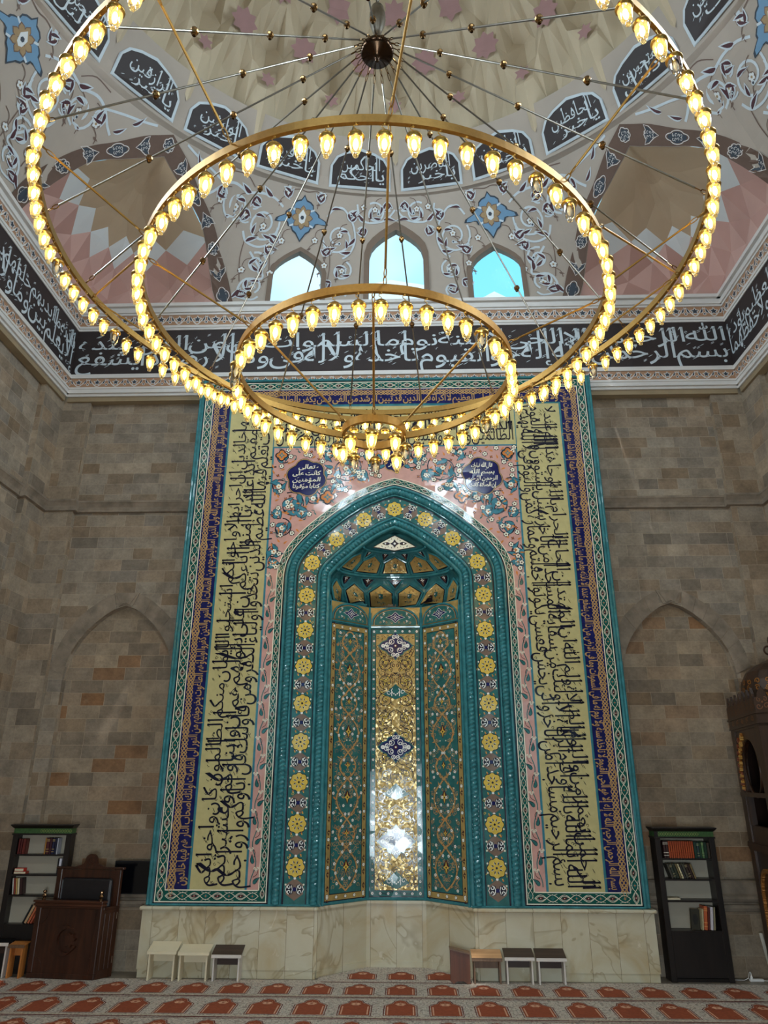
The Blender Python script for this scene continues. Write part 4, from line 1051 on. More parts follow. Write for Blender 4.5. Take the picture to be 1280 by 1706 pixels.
# ---- Kufic band: cobalt ground, tan strap-work and lettering
KUFI = ('بسم الله الرحمن الرحيم الله لا إله إلا هو الحى القيوم لا تأخذه سنة ولا نوم له ما فى السموات وما فى الارض من ذا الذى يشفع عنده إلا باذنه يعلم ما بين ايديهم وما خلفهم ولا يحيطون بشىء من علمه إلا بما شاء وسع كرسيه السموات والارض',
        'ولا يؤده حفظهما وهو العلى العظيم لا اكراه فى الدين قد تبين الرشد من الغى فمن يكفر بالطاغوت ويؤمن بالله',
        'فقد استمسك بالعروة الوثقى لا انفصام لها والله سميع عليم الله ولى الذين آمنوا يخرجهم من الظلمات الى النور والذين كفروا اولياؤهم الطاغوت يخرجونهم من النور الى الظلمات اولئك اصحاب النار هم فيها خالدون')
def kufic(b, text, L_, P, m, seed):
    ws = text.split(); em = .17; gap = .02
    sx_ = (L_ - .06 - gap * len(ws)) / sum(word(w, .016)[2] * em for w in ws); x = L_ - .03
    for w in ws:
        ww = word(w, .016)[2] * em * sx_; put_word(b, w, x - ww, .055, em, P, .004, m, top=.185, bold=.016, sx_=sx_, h0=.3); x -= ww + gap
    braid(b, L_, .115, lambda s_, t, off: P(s_, .172 + t, off), .0045, m, .23)
Zk = 8.955
for nm, P, L_, k in (('kufic', lambda s_, t, off: (2.9 + t, -off, Zk - s_), Zk - ZB1, 0), ('kufic', lambda s_, t, off: (-2.9 + s_, -off, 8.66 + t), 5.8, 1), ('kufic', lambda s_, t, off: (-2.9 - t, -off, ZB1 + s_), Zk - ZB1, 2)):
    b = MB(NAVY(), DARK()); b.poly([P(0, 0, .002), P(L_, 0, .002), P(L_, .3, .002), P(0, .3, .002)], 0)
    for i in range(int(L_ / .3)): b.ribbon([(i * .3, 0), (i * .3, .3)], .003, P, .0025, 1)
    o = b.build('kufic_band', mih); b = MB(TAN()); kufic(b, KUFI[k], L_, P, 0, k); b.build('kufic_lettering', o)

# ---- wide gold bands with dark thuluth
TH = ('بسم الله الرحمن الرحيم إنما يعمر مساجد الله من آمن بالله واليوم الآخر واقام الصلاة وآتى الزكاة ولم يخش إلا الله فعسى اولئك ان يكونوا من المهتدين اجعلتم سقاية الحاج وعمارة المسجد الحرام كمن آمن بالله واليوم الآخر وجاهد فى سبيل الله لا يستوون عند الله والله لا يهدى القوم',
      'الظالمين الذين آمنوا وهاجروا وجاهدوا فى سبيل الله باموالهم وانفسهم اعظم درجة عند الله واولئك هم الفائزون يبشرهم ربهم برحمة منه ورضوان',
      'وجنات لهم فيها نعيم مقيم خالدين فيها ابدا إن الله عنده اجر عظيم يا ايها الذين آمنوا لا تتخذوا آباءكم واخوانكم اولياء إن استحبوا الكفر على الإيمان ومن يتولهم منكم فاولئك هم الظالمون قل إن كان آباؤكم وابناؤكم واخوانكم وازواجكم وعشيرتكم')
M_INK = DARK()
for P, L_, k in ((lambda s_, t, off: (2.09 + t, -off, 8.63 - s_), 8.63 - ZB1, 0), (lambda s_, t, off: (-2.09 + s_, -off, 7.84 + t), 4.18, 1), (lambda s_, t, off: (-2.09 - t, -off, ZB1 + s_), 8.63 - ZB1, 2)):
    b = MB(KHAKI(), LEAFB()); b.poly([P(0, 0, .002), P(L_, 0, .002), P(L_, .79, .002), P(0, .79, .002)], 0)
    b.ribbon([(0, .785), (L_, .785)], .018, P, .004, 1); b.ribbon([(0, 0), (L_, 0)], .014, P, .004, 1)
    o = b.build('inscription_panel', mih, loc=None)
    b = MB(M_INK); rnd = random.Random(20 + k)
    thuluth(b, TH[k], L_ - .08, .74, lambda s_, t, off: P(s_ + .04, t + .02, off), .004, 0, rnd, 3, em=.285, bold=.003, mark_size=.085, density=34)
    b.build('thuluth_lettering', o)

# ---- rose spandrels and vine strips
b = MB(PINK(), SEA(), LEAFB(), DARK(), CREAM(), ORANGE(), MAROON(), GOLD())
arch_o = full_arch(0.0, ZB1)
b.poly([F0(x, z, .002) for x, z in [(-2.08, ZB1)] + arch_o + [(2.08, ZB1), (2.08, 7.83), (-2.08, 7.83)]], 0)
b.ribbon([(-2.075, ZB1), (-2.075, 7.825), (2.075, 7.825), (2.075, ZB1)], .022, F0, .004, 2)
rnd = random.Random(11)
def islimi(P, x, y, a, ln, m=2):
    b.shape(leaf_pts(x, y, a, ln * 1.1, ln * .5, .45, 6), P, .005, 3); b.shape(leaf_pts(x, y, a, ln, ln * .36, .45, 6), P, .006, m)
    b.shape(leaf_pts(x, y, a + .9, ln * .55, ln * .26, -.3, 4), P, .0055, 3); b.shape(leaf_pts(x, y, a + .9, ln * .48, ln * .17, -.3, 4), P, .0065, m)
for sg in (1, -1):
    P = lambda u, v, off, sg=sg: (sg * u, -off, v)
    def vine(cx_, cy_, r, a0, tn, n=30):
        pts = spiral(cx_, cy_, r, r * .3, a0, tn, n); b.ribbon(pts, .02, P, .004, 3)
        for k_ in (3, 10, 17, 24):
            p, q = pts[k_], pts[k_ + 1]; islimi(P, p[0], p[1], atan2(q[1] - p[1], q[0] - p[0]) + (.3 if tn > 0 else -.3), .25 if r > .2 else .17)
        flower(b, cx_, cy_, .05, P, .005, 4, 5, 6, .2, 3)
    for c in ((.82, 7.42, .27, 2.4, 1.4), (.28, 7.55, .16, 1.0, -1.3), (1.72, 6.76, .24, 1.2, 1.4), (1.36, 6.88, .14, 3.0, -1.3), (1.86, 6.36, .17, 1.6, 1.4), (1.97, 5.95, .11, 1.0, -1.3), (1.9, 7.66, .13, 4.0, 1.3), (1.12, 7.7, .1, 0, -1.2), (1.15, 7.02, .12, 2, 1.2), (.55, 7.28, .12, 1, 1.3), (1.1, 7.36, .16, .5, -1.3), (.42, 7.66, .13, 3, 1.3), (1.95, 7.1, .13, 2.2, -1.3), (1.55, 6.62, .13, .2, 1.3), (1.95, 6.62, .1, 4, 1.2), (.95, 7.1, .11, 5, -1.2), (1.98, 5.75, .08, 1, 1.2)): vine(*c)
    # sprinkled blossoms, buds and leaves
    tries = [(.1 + 1.95 * rnd.random(), 5.6 + 2.2 * rnd.random()) for _ in range(900)]
    used = []
    def arch_z(x):
        for (xa, za), (xb, zb) in zip(OUTR, OUTR[1:]):
            if xa <= x <= xb: return za + (zb - za) * (x - xa) / ((xb - xa) or 1)
        return 0
    for x, z in tries:
        if x < 1.9 and z < arch_z(x) + .09: continue
        if hypot(x - 1.47, z - 7.26) < .38 or (x < .25 and abs(z - 7.55) < .3): continue
        if any(hypot(x - a, z - c) < .068 for a, c in used): continue
        used.append((x, z)); k = rnd.random()
        if k < .26: flower(b, x, z, .042, P, .0062, 4, 6, 5, rnd.random(), 3)
        elif k < .6: b.shape(leaf_pts(x, z, rnd.random() * 6, .085, .04, .5, 4), P, .0065, 5)
        elif k < .8: b.ribbon(stroke(x, z, x + .05, z + .05, .4), .012, P, .0055, 1); b.shape(leaf_pts(x, z, rnd.random() * 6, .06, .03), P, .006, 1)
        else: b.shape(star_pts(x, z, 4, .035, .016, rnd.random()), P, .0062, 6); b.disc((x, z), .012, P, .007, 5, 6)
    # narrow strip running down beside the arch
    xs0 = 1.993; z = 1.1; pts = []
    while z < 5.6: pts.append((xs0 + .032 * sin(z * 2 * pi / .5), z)); z += .05
    b.ribbon(pts, .013, P, .004, 1); z = 1.12; k = 0
    while z < 5.55:
        h = 1 if k % 2 == 0 else -1
        islimi(P, xs0 - h * .01, z, pi / 2 + h * .5, .13, 1)
        for dx, dz in ((0, 0), (.025, .022), (-.02, .025)): b.disc((xs0 - h * .045 + dx, z + .17 + dz), .017, P, .0065, 4, 6); b.disc((xs0 - h * .045 + dx, z + .17 + dz), .006, P, .007, 6, 5)
        b.ribbon(stroke(xs0, z + .08, xs0 - h * .05, z + .2, .3), .008, P, .0045, 6); z += .25; k += 1
sp = b.build('spandrel', mih)
# inscription roundels
def roundel(cx_, cz_, r, lines, seed, oblong=1.0):
    b = MB(DARK(), TAN(), NAVY(), CREAM())
    o = lobed(cx_, cz_, 6, r * .88, r * .16, 6, .3, 1, oblong)
    b.shape([(cx_ + (x - cx_) * 1.1, cz_ + (z - cz_) * 1.1) for x, z in o], F0, .0075, 0); b.ribbon([(cx_ + (x - cx_) * 1.06, cz_ + (z - cz_) * 1.06) for x, z in o], .012, F0, .0085, 1, closed=True)
    b.shape(o, F0, .009, 2); n = len(lines); rnd = random.Random(seed)
    for k, ln in enumerate(lines):
        zz = cz_ + oblong * r * (.75 - 1.5 * (k + .62) / n); half = sqrt(max(.1, 1 - ((zz + .06 - cz_) / (r * oblong)) ** 2)) * r * .8
        em = r * 1.15 / n; ws = ln.split(); tw = sum(word(w, .02)[2] for w in ws) * em + .02 * (len(ws) - 1); sx_ = min(1.5, 2 * half / tw); x = cx_ + tw * sx_ / 2
        for w in ws:
            ww = word(w, .02)[2] * em * sx_; put_word(b, w, x - ww, zz, em, F0, .011, 3, tall=1.4, bold=.02, sx_=sx_, slant=.15); x -= ww + .02 * sx_
    vowel_marks(b, lambda u, v, off: F0(cx_ - r * .6 + u, cz_ - r * .6 * oblong + v, off), r * 1.2, 0, r * 1.2 * oblong, 14, r * .13, .011, 3, rnd)
    b.build('roundel', sp)
roundel(1.475, 7.262, .315, ['قال الله تبارك', 'بسم الله', 'الرحمن الرحيم', 'إن الصلاة كانت'], 1)
roundel(-1.49, 7.262, .315, ['تعالى', 'كانت على', 'المؤمنين', 'كتابا موقوتا'], 2)
roundel(0.0, 7.56, .17, ['الله', 'اكبر'], 3, 1.15)
for sg in (-1, 1):
    for x, z, r in ((1.93, 7.68, .1), (1.12, 6.9, .12)):
        b = MB(DARK(), ORANGE(), LEAFB(), TAN())
        b.shape(lobed(sg * x, z, 4, r * .8, r * .35, 6), F0, .0075, 0); b.shape(lobed(sg * x, z, 4, r * .62, r * .3, 6), F0, .0085, 1); b.shape(star_pts(sg * x, z, 4, r * .6, r * .25), F0, .0095, 2); b.disc((sg * x, z), r * .18, F0, .0105, 3, 8)
        b.build('spandrel_rosette', sp)

# ---- twisted rope mouldings round the arch
def moulding(name, d_out, d_in, d_rope, r):
    b = MB(TEAL(), DARK())
    for da, db, h in ((d_out, d_rope - r * 1.05, .035), (d_rope + r * 1.05, d_in, .035)):
        prof = [(da, 0.0), (da, h * .6), (da + (db - da) * .25, h), (da + (db - da) * .7, h), (db, h * .35), (db, 0.0)]
        curves = [full_arch(d, .872) for d, h_ in prof]
        # resample each offset curve so that corresponding points pair up
        def res(d):
            h = off_half(d, .872); hp = [h[-1]] + list(reversed(h[:-1])); leg = h[-2][1] - .872; tot_, at = arc_path(hp)
            r_ = [at(leg * i / 4)[:2] for i in range(4)] + [at(leg + (tot_ - leg) * i / 44)[:2] for i in range(45)]
            return r_ + [(-x, z) for x, z in reversed(r_[:-1])]
        C = [res(d) for d, h_ in prof]; n = len(C[0]); base = len(b.v)
        for c, (d, h_) in zip(C, prof): b.v += [F0(x, z, h_ + .001) for x, z in c]
        for j in range(len(prof) - 1):
            for i in range(n - 1): b.f.append((base + j * n + i + 1, base + j * n + i, base + (j + 1) * n + i, base + (j + 1) * n + i + 1)); b.mi.append(0)
    path = full_arch(d_rope, .872, .016); n = 9; base = len(b.v); s_ = 0; m_ = len(path); tot_, at = arc_path(path); rows = int(tot_ / .0125)
    for i in range(rows + 1):
        s_ = tot_ * i / rows; x, z, tx, tz = at(s_)
        for k in range(n):
            th = pi * k / (n - 1); rr_ = r * (1 + .13 * sin(2 * pi * s_ / .06 + th * 1.6)); ww = -cos(th) * rr_
            if s_ < .22 or tot_ - s_ < .22: rr_ = r * (1.05 if int(s_ / .03) % 2 else .96)
            b.v.append(F0(x - tz * ww, z + tx * ww, .004 + sin(th) * rr_ * 1.15))
    for i in range(rows):
        for k in range(n - 1): b.f.append((base + i * n + k, base + (i + 1) * n + k, base + (i + 1) * n + k + 1, base + i * n + k + 1)); b.mi.append(0)
    return b.build(name, mih, smooth=False)
moulding('rope_moulding', .142, .33, .245, .05)
moulding('rope_moulding', .672, .875, .77, .048)
# ---- medallion strip
b = MB(SEA(), DARK(), TAUPE(), GOLD(), CREAM(), ORANGE(), WHITE(), NAVY())
strip(b, .33, .672, .0015, 1); strip(b, .352, .655, .003, 0)
tot, P2 = along(full_arch(.503, .89), F0)
half = tot / 2; hw = .15; rnd = random.Random(5)
def rosette(P, s_, m_):
    b.shape(lobed(s_, 0, 8, .118, .022, 5), P, .0055, 1); b.shape(lobed(s_, 0, 8, .108, .022, 5), P, .0065, 3)
    for k in range(8):
        a = 2 * pi * k / 8 + pi / 8; b.shape(leaf_pts(s_ + .04 * cos(a), .04 * sin(a), a, .055, .032, 0, 4), P, .0075, 1)
        b.ribbon(stroke(s_ + .045 * cos(a), .045 * sin(a), s_ + .085 * cos(a), .085 * sin(a), .2), .006, P, .0085, 4)
    for k in range(4): a = pi * k / 2; b.disc((s_ + .038 * cos(a), .038 * sin(a)), .017, P, .0085, 3, 7)
    b.disc((s_, 0), .016, P, .009, 1, 7)
def quatre(P, s_):
    b.shape([(s_ - .14, 0), (s_ - .06, .12), (s_ + .06, .12), (s_ + .14, 0), (s_ + .06, -.12), (s_ - .06, -.12)], P, .004, 2)
    for sg in (1, -1):
        b.shape([(s_, sg * .012), (s_ + .055, sg * .03), (s_ + .065, sg * .075), (s_, sg * .135), (s_ - .065, sg * .075), (s_ - .055, sg * .03)], P, .005, 1)
        for a in (-.03, .03): b.ribbon([(x, z) for x, z in spiral(s_ + a, sg * .075, .028, .01, 0 if a > 0 else pi, .9 if a > 0 else -.9, 8)], .011, P, .0062, 6)
        b.ribbon([(s_ - .05, sg * .045), (s_, sg * .03), (s_ + .05, sg * .045)], .009, P, .0062, 6); b.ribbon([(s_ - .04, sg * .105), (s_, sg * .125), (s_ + .04, sg * .105)], .009, P, .0062, 6)
    b.disc((s_, 0), .03, P, .006, 7, 6)
def small(P, s_):
    for t in (-.075, .075): flower(b, s_, t, .03, P, .0055, 5, 3, 1, .4)
    b.disc((s_, 0), .02, P, .0055, 6, 6)
    for t in (-.125, .125):
        for ds in (-.08, .08): b.disc((s_ + ds, t), .014, P, .0055, 4, 6)
per = .555; k = 0
for sgn in (1, -1):
    j = 0
    while True:
        s_ = half + sgn * per * .5 * j
        if not (.1 < s_ < tot - .1): break
        if j == 0 and sgn < 0: pass
        elif j == 0: rosette(lambda u, v, off: (u - half, -off, 6.675 - v), half, 0)
        elif j % 2 == 0: rosette(P2, s_, 0)
        elif True: quatre(P2, s_)
        if j: small(P2, s_ - sgn * per * .25)
        j += 1
for _ in range(420):
    s_ = rnd.uniform(.05, tot - .05); t = rnd.uniform(-.135, .135); kk = ((s_ - half) / (per * .5)); d_ = abs(kk - round(kk)) * per * .5
    if abs(s_ - half) < .3 or d_ < .12 and abs(t) < .12: continue
    k = rnd.random()
    if k < .5: b.ribbon(spiral(s_, t, .022, .006, k * 12, 1 if k < .25 else -1, 8), .006, P2, .0045, 2 if k < .3 else 3)
    elif k < .8: b.shape(leaf_pts(s_, t, k * 40, .035, .016, .5, 4), P2, .0048, 5 if k < .66 else 3)
    else: b.disc((s_, t), .009, P2, .005, 6, 5)
b.build('medallion_strip', mih)

# ---- the niche: three walls of a half octagon
NB, NT = .845, 5.16
PL = [(-1.02, 0.04), (-0.425, 0.6), (0.425, 0.6), (1.02, 0.04)]
def face(i):
    (x0, y0), (x1, y1) = PL[i], PL[i + 1]; l = hypot(x1 - x0, y1 - y0); tx, ty = (x1 - x0) / l, (y1 - y0) / l
    return l, (lambda u, v, off: (x0 + tx * u + ty * off, y0 + ty * u - tx * off, v))
def scroll_gold(b, w, z0, z1, P, m_line, m_lt):
    """symmetric scrolls drawn in dark outline on gold"""
    c = w / 2; z = z0; k = 0
    while z < z1 - .2:
        for sg in (1, -1):
            pts = [(c + sg * x, zz) for x, zz in spiral(.155, z + .14, .125, .03, -pi / 2 if k % 2 == 0 else pi / 2, 1.6 if k % 2 == 0 else -1.6, 26)]
            b.ribbon(pts, .011, P, .0035, m_line)
            for q in (1, 5, 9, 13, 17, 21):
                p, n_ = pts[q], pts[q + 1]; a = atan2(n_[1] - p[1], n_[0] - p[0])
                b.shape(leaf_pts(p[0], p[1], a + sg * .7, .07, .032, .5 * sg, 4), P, .004, m_lt); b.ribbon(leaf_pts(p[0], p[1], a + sg * .7, .07, .032, .5 * sg, 4), .005, P, .0042, m_line, closed=True)
            b.disc((c + sg * .155, z + .16), .022, P, .0045, m_lt, 7); b.disc((c + sg * .155, z + .16), .01, P, .005, m_line, 6)
            b.ribbon(stroke(c, z, c + sg * .3, z + .08, -sg * .4), .008, P, .0035, m_line)
        z += .28; k += 1
for i in range(3):
    w, P = face(i); cc = w / 2
    b = MB(TEAL(), DARK(), OLDGOLD(), SEA(), CREAM(), GOLD(), TAUPE(), NAVY(), WHITE(), MAROON(), TAN(), ORANGE())
    b.poly([P(0, NB, 0), P(w, NB, 0), P(w, NT, 0), P(0, NT, 0)], 0)
    for u in (0.0, w): b.tube([P(u, NB, .01), P(u, NT - .1, .01)], .022, 8)
    for zz in (NB + .015, 4.83): b.tube([P(0, zz, .005), P(w, zz, .005)], .018, 6)
    z0, z1 = .885, 4.80; e = .03
    def rc(u0_, u1_, a, c, off, m): b.poly([P(u0_, a, off), P(u1_, a, off), P(u1_, c, off), P(u0_, c, off)], m)
    rc(e, w - e, z0, z1, .0015, 1)
    if i == 1:
        rc(e + .012, w - e - .012, z0 + .012, z1 - .012, .0025, 3)
        n_ = 26
        for k in range(n_):
            zz = z0 + .05 + (z1 - z0 - .1) * k / (n_ - 1)
            for u in (e + .045, w - e - .045): flower(b, u, zz, .02, P, .0035, 8, 7, 6, .2, 1); b.disc((u, zz + .075), .008, P, .0035, 10, 5)
        for k in range(7):
            for zz in (z0 + .045, z1 - .045): flower(b, e + .045 + (w - 2 * e - .09) * k / 6, zz, .02, P, .0035, 8, 7, 6, .2, 1)
        g0, g1 = e + .082, w - e - .082; rc(g0 - .008, g1 + .008, z0 + .083, z1 - .083, .003, 1); rc(g0, g1, z0 + .09, z1 - .09, .0032, 2)
        scroll_gold(b, w, z0 + .12, z1 - .1, lambda u, v, off: P(u, v, off + .0004), 1, 5)
        rnd = random.Random(77)
        for _ in range(260):
            x = rnd.uniform(.015, .3); zz = rnd.uniform(z0 + .12, z1 - .12); a = rnd.uniform(0, 6.28); ln = rnd.uniform(.04, .08); tn = rnd.choice((1, -1))
            for sg in (1, -1):
                aa = a if sg > 0 else pi - a
                if _ % 3: b.ribbon([(cc + sg * px_, pz_) for px_, pz_ in spiral(x, zz, ln * .55, .008, a, tn * .9, 9)], .007, P, .0036, 1)
                else: b.ribbon(leaf_pts(cc + sg * x, zz, aa, ln, ln * .45, .5 * sg, 4), .006, P, .0036, 1, closed=True); b.disc((cc + sg * x, zz), .009, P, .004, 6 if _ % 2 else 9, 5)
        for zz in (4.52, 2.95, 1.62):
            sx1, sz1 = .265, .215
            o = [(cc + sx1 * x, zz + sz1 * z) for x, z in ((0, 1), (.18, .72), (.42, .62), (.5, .42), (.75, .3), (1, 0), (.75, -.3), (.5, -.42), (.42, -.62), (.18, -.72))]
            o = o + [(2 * cc - x, 2 * zz - z) for x, z in o]
            b.shape([(cc + (x - cc) * 1.1, zz + (z - zz) * 1.1) for x, z in o], P, .0055, 3); b.shape(o, P, .0062, 7)
            for q in range(4):
                for sg in (1, -1):
                    for r_, cen in ((.05, (.07, .065)), (.04, (.14, .02)), (.035, (.03, .145)), (.03, (.2, .0))):
                        x_, z_ = cc + (cen[0] if q % 2 else -cen[0]), zz + (cen[1] if q < 2 else -cen[1])
                        b.ribbon(spiral(x_, z_, r_, .008, q * 1.57, sg * 1.0, 12), .009, P, .007 + .0003 * q, 8)
            b.disc((cc, zz), .03, P, .0085, 9, 8); b.disc((cc, zz), .015, P, .009, 8, 6)
        for zz in (3.78, 2.3, 1.1):
            o = [(cc + x, zz + z) for x, z in ((-.2, -.03), (-.1, .04), (0, .13), (.1, .04), (.2, -.03), (.1, -.07), (0, -.11), (-.1, -.07))]
            b.shape(o, P, .0055, 3)
            for sg in (1, -1): b.ribbon([(cc + sg * (.06 + .02 * sin(t * 3)), zz - .06 + t * .03) for t in range(5)], .012, P, .0068, 8); b.ribbon(spiral(cc + sg * .11, zz, .04, .01, 0, sg, 10), .009, P, .0066, 8)
            for k in range(5): b.disc((cc + .028 * (k - 2), zz - .04 + .02 * abs(k - 2)), .013, P, .007, 8, 6)
    else:
        # gold border with white blossoms, then teal field with a chain of gold pods
        rc(e + .012, w - e - .012, z0 + .012, z1 - .012, .0025, 2)
        n_ = 22
        for k in range(n_):
            zz = z0 + .07 + (z1 - z0 - .14) * k / (n_ - 1)
            for u in (e + .05, w - e - .05):
                if k % 2 == 0: flower(b, u, zz, .024, P, .004, 8, 5, 6, .3, 1)
                for sg in (1, -1): b.ribbon(spiral(u, zz + .085 * sg, .026, .008, sg * 1.2, sg * .8, 8), .008, P, .0036, 1); b.shape(leaf_pts(u, zz + sg * .05, sg * 1.2, .05, .02), P, .0038, 9)
        for k in range(5):
            for zz in (z0 + .05, z1 - .05): flower(b, e + .05 + (w - 2 * e - .1) * k / 4, zz, .022, P, .004, 8, 5, 6, .3, 1)
        g0, g1 = e + .095, w - e - .095; rc(g0 - .01, g1 + .01, z0 + .085, z1 - .085, .003, 1); rc(g0, g1, z0 + .095, z1 - .095, .0034, 3)
        per = .93; z = z0 + .12; hwid = (g1 - g0) / 2
        while z < z1 - .35:
            for sg in (1, -1):
                pod = [(cc + sg * hwid * x, z + per * y) for x, y in ((0, .0), (.35, .09), (.62, .2), (.7, .32), (.55, .43), (.25, .52), (0, .6), (-.3, .66), (-.52, .74), (-.5, .84), (-.25, .92), (0, 1.0))]
                pod = [(x, min(zz, z1 - .11)) for x, zz in refine(pod, 3)]
                b.ribbon(pod, .034, P, .0042, 1); b.ribbon(pod, .026, P, .005, 10)
                for q in range(2, len(pod) - 2, 3):
                    p, n2 = pod[q], pod[q + 1]; a = atan2(n2[1] - p[1], n2[0] - p[0]); b.shape(leaf_pts(p[0], p[1], a - sg * .8, .07, .03, .4, 4), P, .0055, 10); b.disc(p, .007, P, .006, 9, 5)
            for dz, r_ in ((.32, .07), (.8, .045)):
                if z + per * dz < z1 - .2:
                    zz = z + per * dz; b.shape([(cc, zz + r_ * 1.5), (cc + r_ * .75, zz + .3 * r_), (cc, zz - r_ * 1.4), (cc - r_ * .75, zz + .3 * r_)], P, .0055, 9); b.shape(star_pts(cc, zz, 4, r_ * .95, r_ * .4, pi / 2, .8, 1.2), P, .006, 5); b.disc((cc, zz), r_ * .2, P, .007, 9, 6)
            z += per
        rnd = random.Random(30 + i)
        for _ in range(230):
            x = rnd.uniform(.01, hwid - .02); zz = rnd.uniform(z0 + .12, z1 - .12); a = rnd.uniform(0, 6.28); r_ = rnd.uniform(.022, .045); tn = rnd.choice((1, -1))
            for sg in (1, -1): b.ribbon([(cc + sg * px_, pz_) for px_, pz_ in spiral(x, zz, r_, .006, a, tn * 1.0, 9)], .0065, P, .0038, 10 if _ % 3 else 6)
        spots = [(rnd.uniform(.02, hwid - .02), rnd.uniform(z0 + .13, z1 - .13)) for _ in range(170)]; used = []
        for x, zz in spots:
            if any(hypot(x - a, zz - c) < .075 for a, c in used): continue
            used.append((x, zz)); k = rnd.random()
            for sg in (1, -1):
                if k < .5: flower(b, cc + sg * x, zz, .024, P, .0064, 8, 6, 5, .1)
                elif k < .75: b.shape(leaf_pts(cc + sg * x, zz, pi / 2 - sg * .8, .06, .025), P, .006, 11 if k < .62 else 10)
                else: b.disc((cc + sg * x, zz), .012, P, .006, 4, 6)
    b.build('niche_panel', mih)
    # arched cartouche over each panel
    b = MB(TEAL(), DARK(), SEA(), NAVY(), WHITE(), TAN(), OLDGOLD(), CREAM())
    rc(.02, w - .02, 4.85, NT - .01, .002, 6)
    def lun(s_, top): return [(cc - (cc - .03) * s_, 4.86), (cc + (cc - .03) * s_, 4.86)] + [(cc + (cc - .03) * s_ * cos(a), 4.9 + (top - 4.9) * sin(a)) for a in [pi * k / 14 for k in range(15)]]
    b.prism(lun(1.0, NT), 0, .016, lambda u, v, o: P(u, v, o), 0); b.shape(lun(.93, NT - .03), P, .018, 1); b.shape(lun(.9, NT - .04), P, .019, 5); b.shape(lun(.87, NT - .05), P, .02, 2)
    b.shape(star_pts(cc, 4.985, 4, .13, .07, 0, 1.25, .72), P, .022, 4); b.shape(star_pts(cc, 4.985, 4, .12, .062, 0, 1.25, .72), P, .023, 3); b.ribbon(star_pts(cc, 4.985, 4, .06, .025, 0, 1.3, .9), .01, P, .0245, 4, closed=True); b.disc((cc, 4.985), .014, P, .026, 7, 6)
    for sg in (1, -1):
        for k in range(3): flower(b, cc + sg * (.19 + .04 * (k % 2)), 4.92 + .065 * k, .022, P, .022, 4, 5, 3, .2)
        for k in range(6): b.ribbon(spiral(cc + sg * (.06 + .045 * k), 4.9 + .12 * (k % 2), .02, .006, k, sg, 7), .006, P, .0215, 5)
    b.build('niche_cartouche', mih)
    # corner spandrels sit in the same tier
# ---- muqarnas hood
def hood_w(z):
    h = off_half(.875, .86)
    for (xa, za), (xb, zb) in zip(h, h[1:]):
        if zb <= z <= za: return xa + (xb - xa) * (za - z) / ((za - zb) or 1)
    return 1.03 if z < 5.4 else 0.02
HT = 6.30
def poly_r(f):
    dx, dy = cos(rad(f)), sin(rad(f)); best = 1.0
    for (x0, y0), (x1, y1) in zip(PL, PL[1:]):
        ex, ey = x1 - x0, y1 - y0; den = dx * ey - dy * ex
        if abs(den) < 1e-9: continue
        t_ = (x0 * ey - (y0 - .03) * ex) / den; s_ = ((y0 - .03) * dx - x0 * dy) / -den if False else (x0 * dy - (y0 - .03) * dx) / -den
        if t_ > 0 and -.01 <= s_ <= 1.01: best = t_
    return best
def H(f, z, off=0.0):
    """f in degrees 0..180 from the right jamb round the back"""
    w = max(0.02, min(1.06, hood_w(min(z, 6.27)) + .025)); dpt = .58 * (w / 1.0) ** .75; ww, dd = max(w - off, .004), max(dpt - off, .004)
    x, y = ww * cos(rad(f)), dd * sin(rad(f)); q = min(1, max(0, (z - 5.12) / .25))
    if q < 1 and 1 < f < 179: pr = poly_r(f) - off; x = x * q + pr * cos(rad(f)) * (1 - q); y = y * q + pr * sin(rad(f)) * (1 - q)
    return (x, .03 + y, z)
b = MB(TEAL(), DARK(), OLDGOLD(), SEA(), CREAM(), MAROON(), ORANGE(), WHITE())
b.grid(lambda u, v: H(180 * u, NT - .01 + (HT - NT) * v), 48, 22, 0)
hd = b.build('niche_hood', mih)
b = MB(TEAL(), DARK(), OLDGOLD(), SEA(), CREAM(), MAROON(), ORANGE(), WHITE())
